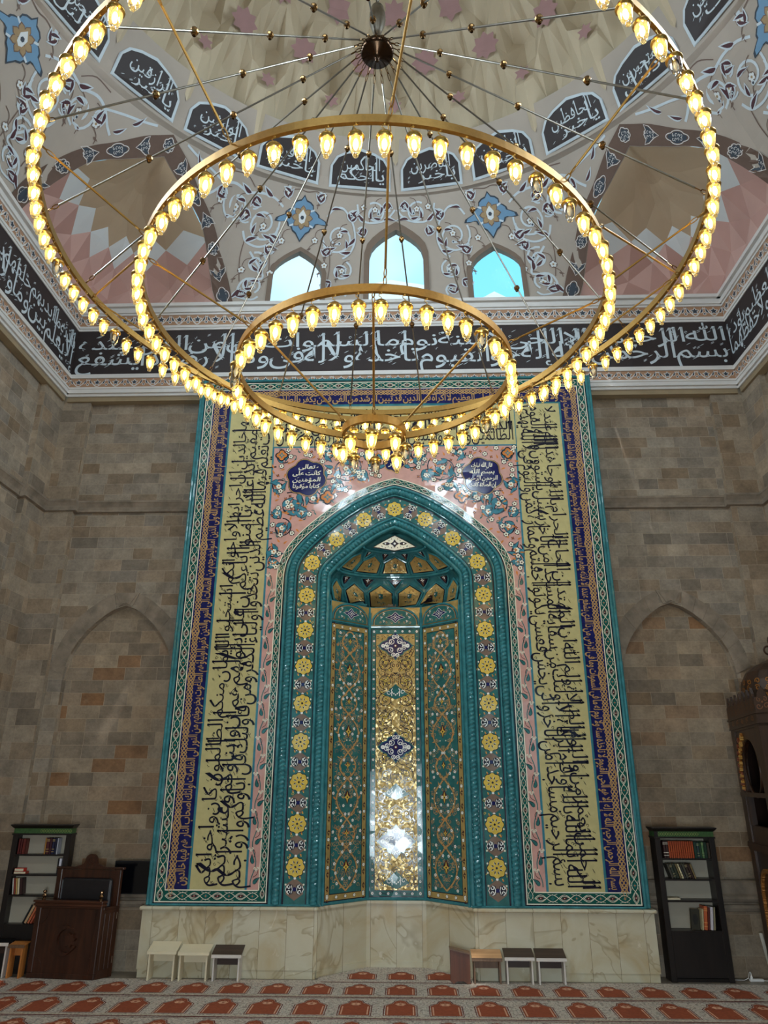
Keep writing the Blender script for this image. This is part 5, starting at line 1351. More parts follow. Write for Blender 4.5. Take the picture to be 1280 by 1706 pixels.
def cell(f0_, f1_, z0, z1, zt, kind):
    fm = (f0_ + f1_) / 2
    Pf = lambda u, v, off: H(u, v, off)
    if kind == 'gold': o = [(f0_, z0), (f1_, z0), (f1_, z1), (fm, zt), (f0_, z1)]
    else: o = [(f0_, zt), (f1_, zt), (fm, z0)]
    KF = .012; o = [(x * KF, z) for x, z in o]; P_old = Pf; Pf = lambda u, v, off: P_old(u / KF, v, off)
    cf, cz = sum(p[0] for p in o) / len(o), sum(p[1] for p in o) / len(o)
    sc_ = lambda k: [(cf + (x - cf) * k, cz + (z - cz) * k) for x, z in o]
    b.ribbon(o, 1, lambda u, v, off: Pf(u, v, off), .02, 0, closed=True) if False else None
    n = len(o)
    for i in range(n):
        a, c = o[i], o[(i + 1) % n]; b.tube([Pf(a[0] + (c[0] - a[0]) * t / 3, a[1] + (c[1] - a[1]) * t / 3, .03) for t in range(4)], .017, 6, 0)
    b.fine(sc_(.9), Pf, .026, 1, .035)
    b.fine(sc_(.84), Pf, .040, 2 if kind == 'gold' else 1, .035)
    kx = KF * 180 / (pi * max(.2, H(90, cz)[1] + .35))
    P = lambda u, v, off: Pf(cf + u * kx, cz + v, off + .016)
    if kind == 'gold':
        b.shape(star_pts(0, .0, 6, .05, .03, pi / 2), P, .031, 3); flower(b, 0, 0, .03, P, .033, 7, 5, 1, .2)
        for k in range(9):
            a = k * .7; r_ = .07 + .03 * (k % 2); b.shape(leaf_pts(r_ * cos(a), r_ * sin(a) - .02, a, .03, .016), P, .031, (5, 3, 1)[k % 3])
        b.ribbon([(-.07, -.09), (-.03, -.07), (0, -.1), (.03, -.07), (.07, -.09)], .008, P, .031, 3)
    else:
        b.shape(star_pts(0, .02, 4, .04, .015, pi / 2), P, .031, 7); b.disc((0, .02), .01, P, .033, 5, 5)
        b.ribbon([(x * .6, z * .6) for x, z in ((-.08, .07), (.08, .07), (0, -.08))], .005, P, .0305, 6, closed=True)
n1 = 6
for k in range(n1):
    f = 6 + 168 * k / n1; g = 6 + 168 * (k + 1) / n1; cell(f + 1.5, g - 1.5, NT + .03, 5.40, 5.55, 'gold')
for k in range(n1 + 1):
    fm = 6 + 168 * k / n1; cell(max(1, fm - 8), min(179, fm + 8), 5.46, 5.6, 5.63, 'tri') if 0 < k < n1 else None
b.tube([H(180 * k / 40, 5.66, .05) for k in range(41)], .026, 6, 0)
for k in range(5):
    f = 4 + 172 * k / 5; g = 4 + 172 * (k + 1) / 5; cell(f + 1.5, g - 1.5, 5.70, 5.88, 5.98, 'gold')
for k in range(1, 5):
    fm = 4 + 172 * k / 5; cell(fm - 9, fm + 9, 5.9, 6, 6.02, 'tri')
b.tube([H(180 * k / 40, 6.03, .04) for k in range(41)], .02, 6, 0)
o = [(-.36, 6.03), (-.2, 6.0), (0, 5.96), (.2, 6.0), (.36, 6.03), (.2, 6.13), (0, 6.24), (-.2, 6.13)]
b.prism(o, .05, .06, prismY, 1); Pq = lambda u, v, off: (u, .049 - off, v)
b.shape([(x * .92, 6.1 + (z - 6.1) * .9) for x, z in o], Pq, .001, 4)
b.shape(star_pts(0, 6.09, 4, .075, .04, pi / 2), Pq, .003, 1); b.disc((0, 6.09), .02, Pq, .005, 7, 8)
for sg in (1, -1):
    b.shape(leaf_pts(sg * .08, 6.09, 0 if sg > 0 else pi, .15, .07, 0, 6), Pq, .003, 1)
    b.disc((sg * .15, 6.09), .015, Pq, .005, 7, 6)
    for k in range(5): b.shape(leaf_pts(sg * (.05 + .05 * k), 6.01 + .02 * (k % 2), pi / 2, .03, .015), Pq, .003, (5, 3)[k % 2]); b.disc((sg * (.05 + .04 * k), 6.17 - .03 * k), .009, Pq, .003, (5, 1)[k % 2], 5)
b.build('hood_cells', hd)

# ---- onyx base
M_ON = onyx()
b = MB(M_ON)
for sg in (-1, 1):
    x0, x1 = sorted((sg * 1.065, sg * 3.475)); b.box(x0, x1, -.06, .34, .1, .80); b.box(x0 + .012, x1 - .012, -.05, .34, 0, .1)
    b.bbox(min(sg * 1.045, sg * 3.51), max(sg * 1.045, sg * 3.51), -.105, .36, .80, .846, 0, .014)
NPL = [(-1.07, .02), (-.43, .585), (.43, .585), (1.07, .02)]
for i in range(3):
    (x0, y0), (x1, y1) = NPL[i], NPL[i + 1]; l = hypot(x1 - x0, y1 - y0); nx, ny = (y1 - y0) / l, -(x1 - x0) / l
    q = lambda o, z: [(x0 + nx * o, y0 + ny * o, z), (x1 + nx * o, y1 + ny * o, z)]
    for o0, o1, za, zb in ((.0, -.08, 0, .81), (.012, 0, 0, .09), (.035, -.08, .81, .846)):
        a0, a1 = q(o0, za); c0, c1 = q(o1, za); d0, d1 = q(o0, zb); e0_, e1_ = q(o1, zb)
        b.mesh([a0, a1, c1, c0, d0, d1, e1_, e0_], [(0, 1, 5, 4), (4, 5, 6, 7), (3, 2, 1, 0), (1, 2, 6, 5), (0, 4, 7, 3)])
b.build('marble_base', mih, uv=True)
# ================================================================== THE CHANDELIER
CX, CY, CZ = -0.09, -5.6, 4.9
M_BRASS = metal('polished brass', (172, 134, 74), 0.5)
M_BRASSD = metal('dark bronze', (74, 56, 42), 0.25)
M_CAP = metal('lamp cap brass', (214, 172, 92), 0.3)
M_BEAD = metal('bead brass', (150, 116, 74), 0.25)
M_CLEAR = thin_glass('unlit lamp glass', (250, 248, 240), 0.3)
M_CHROME = metal('steel rod', (138, 132, 122), 0.3)
M_LAMPGLASS = thin_glass('lamp glass', (255, 244, 214), 0.25, 0.2, (255, 238, 190))
M_BULB = emit('lit lamp filament', (255, 226, 150), 20.0)
M_BULBOFF = flat('unlit lamp', (214, 208, 196), 0.3, 0.05)
chan = empty('chandelier', (CX, CY, CZ))
tag(chan, 'huge brass ring chandelier of four tiers hung with lit glass lamps', 'chandelier')
RINGS = [(2.891, 7.004, 100, 2.2), (2.033, 6.431, 70, 1.0), (1.184, 5.782, 44, 3.3), (0.259, 5.226, 8, 0.0)]
def pol(r, az, z): return (r * sin(rad(az)), r * cos(rad(az)), z - CZ)
for r, z, n, ph in RINGS:
    b = MB(M_BRASS); m = 144 if r > 1 else 64 if r > .5 else 40; hh, tt = (.034, .014)
    sec = [(-tt, -hh), (tt, -hh), (tt, hh), (-tt, hh)]
    for k in range(m):
        a0, a1 = 360 * k / m, 360 * (k + 1) / m
        for i in range(4):
            (d0, h0_), (d1, h1) = sec[i], sec[(i + 1) % 4]
            b.poly([pol(r + d0, a0, z + h0_), pol(r + d1, a0, z + h1), pol(r + d1, a1, z + h1), pol(r + d0, a1, z + h0_)])
    b.build('brass_ring', chan)
# hub: dish, neck and vase, hung on a chain from the crown of the dome
b = MB(M_BRASSD); b.lathe([(0.0, 9.66), (.018, 9.665), (.026, 9.69), (.02, 9.71), (.05, 9.72), (.06, 9.735), (.16, 9.76), (.178, 9.79), (.178, 9.83), (.16, 9.85), (.05, 9.88), (.0, 9.88)], 28, 0, (0, 0, -CZ))
b.build('hub_dish', chan, smooth=True)
b = MB(M_CHROME); b.lathe([(.0, 9.86), (.05, 9.87), (.055, 9.9), (.045, 9.96), (.04, 10.0), (.05, 10.02), (.035, 10.06), (.05, 10.12), (.085, 10.25), (.09, 10.38), (.07, 10.5), (.02, 10.54), (.0, 10.54)], 20, 0, (0, 0, -CZ))
b.build('hub_vase', chan, smooth=True)
def links(b, p0, p1, n, r, w, mat=0):
    p0, p1 = Vector(p0), Vector(p1); d = (p1 - p0).normalized(); a = d.orthogonal().normalized(); c = d.cross(a); L_ = (p1 - p0).length / n
    for k in range(n):
        m = p0 + d * L_ * (k + .5); s_ = a if k % 2 == 0 else c; pts = [m + d * (L_ * .58) * cos(t) + s_ * w * sin(t) for t in [2 * pi * i / 8 for i in range(9)]]
        b.tube(pts, r, 4, mat, False)
b = MB(M_CHROME); links(b, (0, 0, 10.52 - CZ), (0, 0, 18.4 - CZ), 90, .009, .02); b.build('hanging_chain', chan)
def rod(p0, p1, beads, r=.009, ends=(.16, .12)):
    b = MB(M_CHROME if beads else M_BRASS, M_BRASS if not beads else M_BEAD)
    p0, p1 = Vector(p0), Vector(p1); d = (p1 - p0).normalized(); a, c = p0 + d * ends[0], p1 - d * ends[1]
    links(b, p0, a, 2, .005, .014, 1 if beads else 0); links(b, c, p1, 2, .005, .014, 1 if beads else 0)
    b.tube([a, c], r, 8, 0)
    for f in beads:
        q = p0.lerp(p1, f); b.sphere(q, .034, 10, 6, 1, .95)
        b.lathe([(.013, -.05), (.02, -.04), (.013, -.03)], 8, 1, q)
    return b.build('suspension_rod', chan)
for k in range(19):
    az = -9 + 360 / 19 * k
    rod(pol(.175, az, 9.81), pol(2.891, az, 7.04), (.22, .46, .72))
r1, r2, r3, r4 = RINGS
for a, c in ((-120, -120), (-82, -113), (-82, -60), (136, 136), (102, 99), (86, 121), (86, 60), (-154, -154), (172, 175), (-28, -30), (30, 30)):
    rod(pol(r1[0], a, r1[1] - .03), pol(r2[0], c, r2[1] + .03), ())
for a, c in ((-115.5, -127), (96.7, 111), (175, 174), (-60, -50), (55, 60), (0, 0)):
    rod(pol(r2[0], a, r2[1] - .03), pol(r3[0], c, r3[1] + .03), ())
for a, c in ((-132, -120), (128, 110), (178, 178), (4, 4)):
    rod(pol(r3[0], a, r3[1] - .03), pol(r4[0], c, r4[1] + .03), (), .009, (.08, .08))
# lamps: brass cap and hook, glass shade, filament
def lamp_parts():
    cap = MB(M_CAP)
    cap.lathe([(.0, -.062), (.012, -.064), (.03, -.074), (.05, -.095), (.053, -.105), (.056, -.109), (.056, -.116), (.051, -.12), (.049, -.128), (.044, -.13)], 14, 0)
    cap.tube([(0, 0, -.062), (0, .004, -.045), (.016, .004, -.035), (.018, .002, -.018), (.0, 0, -.006), (-.012, 0, .004)], .0035, 5, 0)
    cap.sphere((0, 0, .0), .012, 6, 4, 0)
    gl = MB(M_LAMPGLASS); gl.lathe([(.045, -.122), (.045, -.14), (.042, -.17), (.036, -.205), (.03, -.228), (.02, -.238), (.015, -.245), (.019, -.254), (.017, -.264), (.008, -.27), (.001, -.271)], 14, 0)
    bu = MB(M_BULB); bu.lathe([(.001, -.128), (.011, -.132), (.016, -.15), (.018, -.17), (.015, -.192), (.008, -.208), (.001, -.218)], 8, 0)
    return cap, gl, bu
spots = []
for ri, (r, z, n, ph) in enumerate(RINGS):
    for k in range(n):
        az = ph + 360 * k / n; p = Vector((CX + r * sin(rad(az)), CY + r * cos(rad(az)), z - .034)); d = p - CAM
        x, y, w = d.dot(rr), d.dot(up), d.dot(fw)
        px, py = 640 + 1183 * x / w, 853 - 1183 * (y - .15) / w
        if w > 0 and -15 < px < 1295 and -30 < py < 1706: spots.append((d.length, ri, az, p))
spots.sort(key=lambda s_: s_[0]); rnd = random.Random(4)
near, far = spots[:100], spots[100:]
proto = None
cap, gl, bu = lamp_parts(); off_bulb = MB(M_BULBOFF); off_bulb.v, off_bulb.f, off_bulb.mi = bu.v, bu.f, bu.mi; off_bulb.mats = [M_BULBOFF]
def lamp_at(p, az, lit):
    global proto
    if proto is None:
        c = cap.build('pendant_lamp', chan, True); g = gl.build('glass_shade', c, True); f = bu.build('filament', c, True)
        fo = off_bulb.build('filament_unlit', None, True); me = fo.data; bpy.data.objects.remove(fo)
        go = MB(M_CLEAR); go.v, go.f, go.mi = gl.v, gl.f, gl.mi; go = go.build('glass_shade_unlit', None, True); gm = go.data; bpy.data.objects.remove(go)
        proto = (c, g, f, me, gm, g.data, f.data); o = proto[:3]
    else:
        o = [q.copy() for q in proto[:3]]
        for q in o: COL.objects.link(q)
        o[1].parent = o[0]; o[2].parent = o[0]
    o[0].location = p - Vector((CX, CY, CZ)); o[0].rotation_euler = (rnd.uniform(-.05, .05), rnd.uniform(-.05, .05), rad(-az))
    o[2].data = proto[3] if not lit else proto[6]; o[1].data = proto[4] if not lit else proto[5]
    if not lit: o[0]['label'] = 'unlit glass lamp'
for d_, ri, az, p in near: lamp_at(p, az, rnd.random() > .1)
b = MB(M_CAP, M_LAMPGLASS, M_BULB, M_BULBOFF, M_CLEAR)
for d_, ri, az, p in far:
    q = p - Vector((CX, CY, CZ)); lit = rnd.random() > .09
    for src, m in ((cap, 0), (gl, 1 if lit else 4), (bu, 2 if lit else 3)): b.mesh([(x + q.x, y + q.y, z + q.z) for x, y, z in src.v], src.f, m)
o = b.build('pendant_lamps_far_side', chan, True); o['kind'] = 'stuff'
# ================================================================== CARPET
def carpet_ground():
    m, t, b = nodes('prayer carpet ground')
    uv = N(t, 'ShaderNodeTexCoord').outputs['UV']
    mp = N(t, 'ShaderNodeMapping'); L(t, uv, mp.inputs['Vector']); mp.inputs['Scale'].default_value = (40, 30, 1)
    vo = N(t, 'ShaderNodeTexVoronoi', distance='CHEBYCHEV'); L(t, mp.outputs[0], vo.inputs['Vector']); vo.inputs['Scale'].default_value = 1.0; vo.inputs['Randomness'].default_value = 0.55
    base = ramp(t, vo.outputs['Distance'], [(0.1, lin((120, 84, 74))), (0.2, lin((222, 208, 190))), (0.42, lin((204, 188, 168))), (0.55, lin((112, 102, 92)))])
    wn = N(t, 'ShaderNodeTexWhiteNoise'); L(t, vo.outputs['Position'], wn.inputs['Vector'])
    c = mixrgb(t, 0.35, base, ramp(t, wn.outputs['Value'], [(0.0, lin((150, 104, 90))), (0.5, lin((196, 184, 166))), (1.0, lin((140, 132, 112)))]))
    n1 = noise(t, uv, 140, 2); c = mixrgb(t, 0.3, c, ramp(t, n1.outputs['Fac'], [(0.3, (.5, .5, .5, 1)), (.7, (1.2, 1.2, 1.2, 1))]), 'MULTIPLY')
    L(t, c, b.inputs['Base Color']); b.inputs['Roughness'].default_value = 0.95; b.inputs['Sheen Weight'].default_value = 0.2
    return m
M_CARPET = carpet_ground()
M_CRED = flat('carpet rust field', (152, 72, 40), 0.95, 0.15, 30); M_CLIGHT = flat('carpet salmon motif', (214, 160, 128), 0.95, 0.1, 30)
M_CDARK = flat('carpet dark red line', (104, 36, 30), 0.95, 0.15, 30); M_CBEIGE = flat('carpet beige line', (200, 184, 150), 0.95, 0.1, 30)
b = MB(M_CARPET, M_CRED, M_CLIGHT, M_CDARK, M_CBEIGE)
CZT = 0.014
b.box(-5.72, 5.82, YF + .3, -0.15, 0.001, CZT); b.mesh([(-1.03, -.15, CZT), (1.03, -.15, CZT), (1.03, .0, CZT), (.43, .57, CZT), (-.43, .57, CZT), (-1.03, .0, CZT)], [tuple(range(6))])
Pc = lambda u, v, off: (u, v, CZT + off)
rows = [0.5, -0.235]; y = -0.92
while y > YF + 1: rows.append(y); y -= 0.815
for k in range(len(rows) - 1):
    ya, yb = rows[k], rows[k + 1]; h = ya - yb; nx = 2 if k == 0 else 11
    xr = (-1.0, 1.0) if k == 0 else (-5.7, 5.8)
    b.ribbon([(xr[0] if k else -.98, yb), (xr[1] if k else .98, yb)], .026, Pc, .0012, 3)
    for dy in (.05, -.05): b.ribbon([(xr[0], yb + dy), (xr[1], yb + dy)], .012, Pc, .001, 4 if dy > 0 else 3) if k else None
    for i in range(-nx, nx + 1):
        cx_ = 0.07 + .522 * i
        if not (xr[0] + .2 < cx_ < xr[1] - .2): continue
        if k == 0 and abs(i) > 1: continue
        w = .172; z0 = yb + .12; z1 = yb + h * .62; zt = yb + h * .86
        if k == 0: z0, z1, zt = yb + .16, yb + .40, yb + .55
        o = [(-w, 0), (w, 0), (w, .62), (.75 * w, .72), (.5 * w, .78), (.36 * w, .93), (0, 1.0), (-.36 * w, .93), (-.5 * w, .78), (-.75 * w, .72), (-w, .62)]
        oo = [(cx_ + x, z0 + (zt - z0) * z) for x, z in o]; cy_ = (z0 + zt) / 2
        b.ribbon([(cx_ + (x - cx_) * 1.1, cy_ + (q - cy_) * 1.07) for x, q in oo], .012, Pc, .001, 3, closed=True)
        b.shape(oo, Pc, .0012, 1)
        for sg in (1, -1): b.ribbon([(cx_ + sg * w * .86, z0 + .02), (cx_ + sg * w * .86, z0 + (zt - z0) * .56)], .016, Pc, .0018, 2)
        b.shape(lobed(cx_, z0 + (zt - z0) * .72, 6, .034, .022, 3, 0, 1.2, 1), Pc, .0018, 2); b.disc((cx_, z0 + (zt - z0) * .72), .018, Pc, .0022, 1, 6)
        for a in range(5): b.disc((cx_ + .05 * (a - 2), z0 + (zt - z0) * (.86 - .05 * abs(a - 2))), .008, Pc, .0018, 2, 5)
carpet = b.build('prayer_carpet', uv=True)
tag(carpet, 'wall to wall prayer carpet with rows of rust coloured niche shapes', 'carpet')

# ================================================================== FURNITURE
M_BLKWOOD = wood('wenge veneer', (22, 17, 15), (34, 26, 23), 0.4)
M_WALNUT = wood('dark walnut', (40, 22, 15), (72, 40, 25), 0.32, 1.0)
M_WALNUTX = wood('dark walnut rail', (52, 27, 17), (90, 50, 31), 0.32, 1.0, 0)
M_LEATHER = flat('black leather', (30, 26, 28), 0.4, 0.15, 20, bump=.2)
M_BACKBOARD = flat('grey back board', (176, 166, 148), 0.6, 0.04)
M_GREENBAND = flat('green patterned strip', (58, 92, 48), 0.5, 0.3, 40)
M_YELLINE = flat('yellow green tracery', (150, 158, 84), 0.5, 0.1)
M_CREAMWOOD = flat('cream laminate', (226, 212, 180), 0.45, 0.03)
M_WHITEEDGE = flat('white edge band', (216, 206, 196), 0.5, 0.03)
M_DKLAM = wood('dark brown laminate', (48, 33, 27), (72, 50, 40), 0.4, 1, 0)
M_OAK = wood('light oak laminate', (178, 132, 90), (206, 162, 116), 0.45, 1, 0)
M_OAKBR = wood('brown laminate', (98, 70, 50), (124, 92, 66), 0.45)
M_ORWOOD = wood('orange beech', (176, 106, 48), (204, 132, 66), 0.45)
M_CABLEW = flat('white plastic', (232, 230, 226), 0.4, 0.02)
M_SCREEN = flat('black plastic', (13, 14, 18), 0.35, 0.1)
M_HINGE = metal('hinge steel', (190, 186, 176), 0.3)
M_BRONZE = metal('bronze turned finial', (120, 92, 66), 0.25)

def bookcase(x0, x1, label, band_end_left, yf=-.03, d=.232):
    root = empty('bookcase', ((x0 + x1) / 2, yf, 0)); tag(root, label, 'bookcase')
    w = x1 - x0; h = w / 2; F = .075
    b = MB(M_BLKWOOD)
    for sg in (-1, 1): b.bbox(min(sg * h, sg * (h - F)), max(sg * h, sg * (h - F)), 0, d, 0.0, 1.735, 0, .004)
    b.build('side_panel', root)
    b = MB(M_BACKBOARD); b.box(-h + F, h - F, d - .02, d - .005, .5, 1.73); b.build('back_board', root)
    for z in (1.465, 1.21, .95, .59):
        b = MB(M_BLKWOOD); b.box(-h + F, h - F, .004, d - .02, z - .018 if z > .6 else .56, z + .004); b.build('shelf', root)
    b = MB(M_BLKWOOD); b.box(-h + F, h - F, .012, .03, .05, .56); b.box(-h + F, h - F, .03, d - .02, .04, .056); b.build('cupboard_door', root)
    b = MB(M_BLKWOOD); b.box(-h + F, h - F, .03, .05, 0, .05); b.build('kick_board', root)
    b = MB(M_BLKWOOD); b.bbox(-h - .012, h + .012, -.012, d, 1.72, 1.742, 0, .003)
    prof = [(-.018, 1.81), (-.03, 1.825), (-.045, 1.845), (-.05, 1.86), (d, 1.86), (d, 1.81)]
    n = len(prof)
    # crown flares out on three sides
    lo = [(-h, -.0), (h, -.0), (h, d), (-h, d)]; up_ = [(-h - .035, -.045), (h + .035, -.045), (h + .035, d), (-h - .035, d)]
    b.mesh([(x, y, 1.808) for x, y in lo] + [(x, y, 1.848) for x, y in up_] + [(x, y, 1.86) for x, y in up_], [(0, 1, 5, 4), (1, 2, 6, 5), (3, 0, 4, 7), (2, 3, 7, 6), (4, 5, 9, 8), (5, 6, 10, 9), (7, 4, 8, 11), (6, 7, 11, 10), (8, 9, 10, 11), (3, 2, 1, 0)])
    b.build('crown', root)
    b = MB(M_GREENBAND, M_YELLINE, M_BLKWOOD); b.box(-h + .004, h - .004, .004, d, 1.742, 1.808)
    e0, e1 = (-h + (.05 if band_end_left else .004), h - .006)
    for k in range(22):
        c = e0 + (e1 - e0) * (k + .5) / 22
        if (c < .2 if band_end_left else c > -.05):
            b.ribbon([(c - .016, 1.775), (c, 1.797), (c + .016, 1.775), (c, 1.752)], .004, lambda u, v, off: (u, .004 - off, v), .002, 1, closed=True); b.disc((c + .018, 1.775), .006, lambda u, v, off: (u, .004 - off, v), .002, 1, 6)
    if band_end_left: b.box(-h + .002, -h + .05, .0, .02, 1.742, 1.808, 2)
    b.build('patterned_frieze', root)
    return root
bookcase(3.612, 4.434, 'dark bookcase with orange volumes on its top shelf, right of the mihrab', True)
bookcase(-5.51, -4.66, 'dark bookcase half hidden behind the carved wooden seat, left of the mihrab', False, .05, .155)

M_PAGE = flat('book pages', (222, 208, 178), 0.8, 0.05, 40)
_bookmat = {}
def bmat(rgb):
    if rgb not in _bookmat: _bookmat[rgb] = flat('book cloth %d %d %d' % rgb, rgb, 0.5, 0.1, 30)
    return _bookmat[rgb]
def book(label, group, x, z, t, h, rgb, lean=0.0, d=.15, y=-.005, band=None, flat_=False, face=False):
    """a standing book seen by its spine; lean in degrees (positive leans to the right); x, z = lower left corner of the spine"""
    if x < 0: x -= .035; y = .07; d = min(d, .1)
    if lean > 0: z += t * sin(rad(lean)) + .001
    root = empty('book', (x, y, z)); tag(root, label, 'book', group)
    b = MB(bmat(rgb)); T = lambda u, v, o: (u, o, v)
    if flat_:  b.bbox(0, t, 0, d, 0, h, 0, .002)
    else:
        b.box(0, t, 0, .006, 0, h); b.box(0, .003, 0, d, 0, h); b.box(t - .003, t, 0, d, 0, h)
    if band:
        bm_ = b.m(bmat(band))
        for q in (.14, .3, .8, .88): b.box(-.0004, t + .0004, -.0012, .001, h * q, h * q + .007, bm_)
    b.build('cover', root)
    p = MB(M_PAGE)
    if flat_: p.box(.004, t - .002, -.0015, d - .01, .004, h - .004)
    else: p.box(.0032, t - .0032, .006, d - .006, .004, h - .004)
    p.build('pages', root)
    root.rotation_euler = (0, rad(lean), 0)
    return root
# right bookcase, top shelf (floor 1.469)
x = 3.722
for k in range(2):
    book('%s white patterned dark book at the left end of the right bookcase top shelf' % ('first' if k == 0 else 'second'), 'books in the right bookcase', x, 1.47, .033, .215, (58, 30, 26), 0, .15, -.005, (214, 204, 184)); x += .035
proto = None
for k in range(12):
    if proto is None: proto = book('orange bound volume in the even set on the right bookcase top shelf', 'orange volumes on the top shelf', x, 1.47, .0275, .213, (168, 72, 30), 0, .15, -.005, (150, 52, 20))
    else:
        o = proto.copy(); COL.objects.link(o); o.location.x = x
        for ch in proto.children:
            c = ch.copy(); COL.objects.link(c); c.parent = o
    x += .029
for k, (t, c, nm) in enumerate(((.042, (24, 54, 44), 'wide dark green book next to the orange set'), (.03, (44, 60, 64), 'slate green book, second after the orange set'), (.03, (30, 62, 40), 'green book, third after the orange set'), (.032, (84, 118, 74), 'light green book, fourth after the orange set'), (.042, (26, 50, 34), 'broad deep green book, fifth after the orange set'), (.035, (60, 48, 36), 'brown green book at the right end of that top shelf'))):
    book(nm + ', right bookcase', 'green books on the top shelf', x, 1.47, t, .205 - .006 * (k % 3), c, 0, .15, -.005, (150, 160, 110) if k in (1, 3) else None); x += t + .001
x = 3.79
for k, (t, c, nm) in enumerate(((.03, (66, 62, 52), 'grey'), (.034, (52, 58, 46), 'olive'), (.04, (40, 46, 32), 'dark olive'), (.026, (116, 98, 62), 'brown'), (.024, (222, 208, 166), 'cream'), (.03, (48, 46, 44), 'charcoal'), (.034, (70, 66, 54), 'grey green'), (.036, (54, 36, 26), 'dark brown'), (.03, (52, 30, 24), 'maroon brown'), (.026, (120, 100, 62), 'tan'))):
    book('%s book leaning left in the slanted row on the second shelf, right bookcase' % nm, 'slanted books on the second shelf', x, 1.215, t, .185, c, -17, .15, -.005, (150, 136, 96) if k % 3 == 1 else None); x += t / cos(rad(17)) + .0015
book('thin cream book lying flat alone on the third shelf, right bookcase', None, 3.70, .956, .17, .022, (190, 176, 148), 0, .14, .0, None, True)
book('dark book standing face out with an oval on its cover, bottom shelf of right bookcase', 'books on the bottom shelf', 3.965, .596, .12, .245, (50, 46, 34), 4, .03, .0)
b = MB(bmat((30, 28, 24))); b.shape(lobed(0, 0, 6, .03, .006, 5, 0, 1, 1.9), lambda u, v, off: (.06 + u, -.0005 - off, .125 + v), .0015, 0); o = b.build('cover_oval', [q for q in COL.objects if q.name.startswith('book')][-1] if False else None)
o.parent = [q for q in bpy.data.objects if q.get('label', '').startswith('dark book standing face out')][0]
x = 4.108
for t, h, c, ln, nm in ((.02, .25, (206, 190, 150), 7, 'thin cream book beside the face-out dark book'), (.05, .285, (190, 92, 52), 7, 'thick orange brown book leaning right'), (.03, .27, (92, 36, 30), 7, 'dark red book between the orange and white books'), (.042, .275, (206, 196, 200), 7, 'tall white book leaning right'), (.026, .275, (140, 130, 100), 7, 'mottled grey book at the right end')):
    book(nm + ', bottom shelf of right bookcase', 'books on the bottom shelf', x, .597 + .0, t, h, c, ln, .15, -.005, (220, 160, 90) if c[0] == 190 else None); x += t / cos(rad(7)) + .002
# left bookcase
x = -5.385
for t, c, nm in ((.03, (92, 30, 28), 'first dark red'), (.03, (84, 26, 26), 'second dark red'), (.045, (98, 34, 26), 'broad brick red')):
    book('%s book at the left of the left bookcase top shelf' % nm, 'books on the left case top shelf', x, 1.47, t, .2, c); x += t + .002
x = -5.0
for k, (t, c, nm) in enumerate(((.022, (170, 120, 60), 'thin gilt edged'), (.045, (74, 22, 30), 'crimson'), (.035, (62, 20, 34), 'plum'), (.035, (30, 28, 62), 'navy'), (.03, (26, 26, 54), 'darker navy'), (.022, (176, 178, 190), 'pale marbled'))):
    book('%s book in the group at the right of the left bookcase top shelf' % nm, 'books on the left case top shelf', x, 1.47, t, .21, c, 0, .15, -.005, (180, 150, 90) if k in (1, 3) else None); x += t + .002
book('dark red book lying flat under the scarlet one, left bookcase', 'books lying on the second shelf', -5.385, 1.216, .17, .03, (150, 52, 30), 0, .14, .0, None, True)
book('scarlet book lying flat on top of a dark red one, left bookcase', 'books lying on the second shelf', -5.38, 1.2475, .13, .04, (186, 34, 24), 0, .14, .0, None, True)
book('black book beside the white one on the second shelf, left bookcase', None, -4.775, 1.215, .018, .2, (24, 24, 30), 0)
book('white book standing at the right end of the second shelf, left bookcase', None, -4.754, 1.215, .038, .2, (214, 214, 226), 0)
x = -5.36
for t, c, nm in ((.02, (214, 206, 196), 'thin white book, outermost'), (.026, (140, 60, 44), 'brick red book, second'), (.022, (208, 170, 104), 'yellow tan book, third'), (.03, (214, 202, 170), 'cream book, fourth'), (.04, (54, 26, 26), 'dark maroon book, last')):
    book('%s in the leaning row on the third shelf, left bookcase' % nm, 'leaning books on the third shelf', x, .957, t, .205, c, -7); x += t / cos(rad(7)) + .002
x = -5.155
for k, (t, c, nm) in enumerate(((.02, (30, 32, 34), 'black book with pale edge, lowest leaning'), (.034, (190, 150, 110), 'tan book leaning right, second'), (.03, (196, 104, 66), 'orange book leaning right, third'), (.026, (180, 84, 54), 'rust book leaning right, fourth'))):
    book('%s on the bottom shelf, left bookcase' % nm, 'leaning books on the left case bottom shelf', x, .597, t, .25, c, 24); x += t / cos(rad(24)) + .007

# ---- preacher's seat with crescent
SH = .42
kur = empty('preacher_seat', (-4.42, -.235, CZT + .003), rad(-6)); tag(kur, 'dark carved wooden preacher seat with crescent and star, left of the mihrab', 'pulpit seat')
sk = lambda u, y, v: (u + SH * y, y * .82, v)
def kpart(name, b, parent=kur):
    b.v = [sk(*p) for p in b.v]; return b.build(name, parent)
b = MB(M_WALNUT); b.bbox(-.43, .43, .0, .03, .05, .82, 0, .004)
for sg in (-1, 1): b.bbox(min(sg * .475, sg * .40), max(sg * .475, sg * .40), -.012, .035, 0.061, .84, 0, .006)
b.bbox(-.475, .475, -.012, .035, 0, .06, 0, .005)
Pk = lambda u, v, off: (u, -off, v)
for sg in (-1, 1):
    for zz in (.14, .74):
        b.prism([(sg * .40, zz - (.09 if zz < .5 else -.06))] + [(sg * (.40 - .13 * cos(a)), (.06 + .19 * sin(a)) if zz < .5 else (.82 - .19 * sin(a))) for a in [pi / 2 * k / 8 for k in range(9)]], .004, -.008, prismY)
fp = kpart('front_panel', b)
cres = []
for k in range(19):
    a = rad(52) + rad(270) * k / 18; cres.append((.178 * cos(a), .178 * sin(a)))
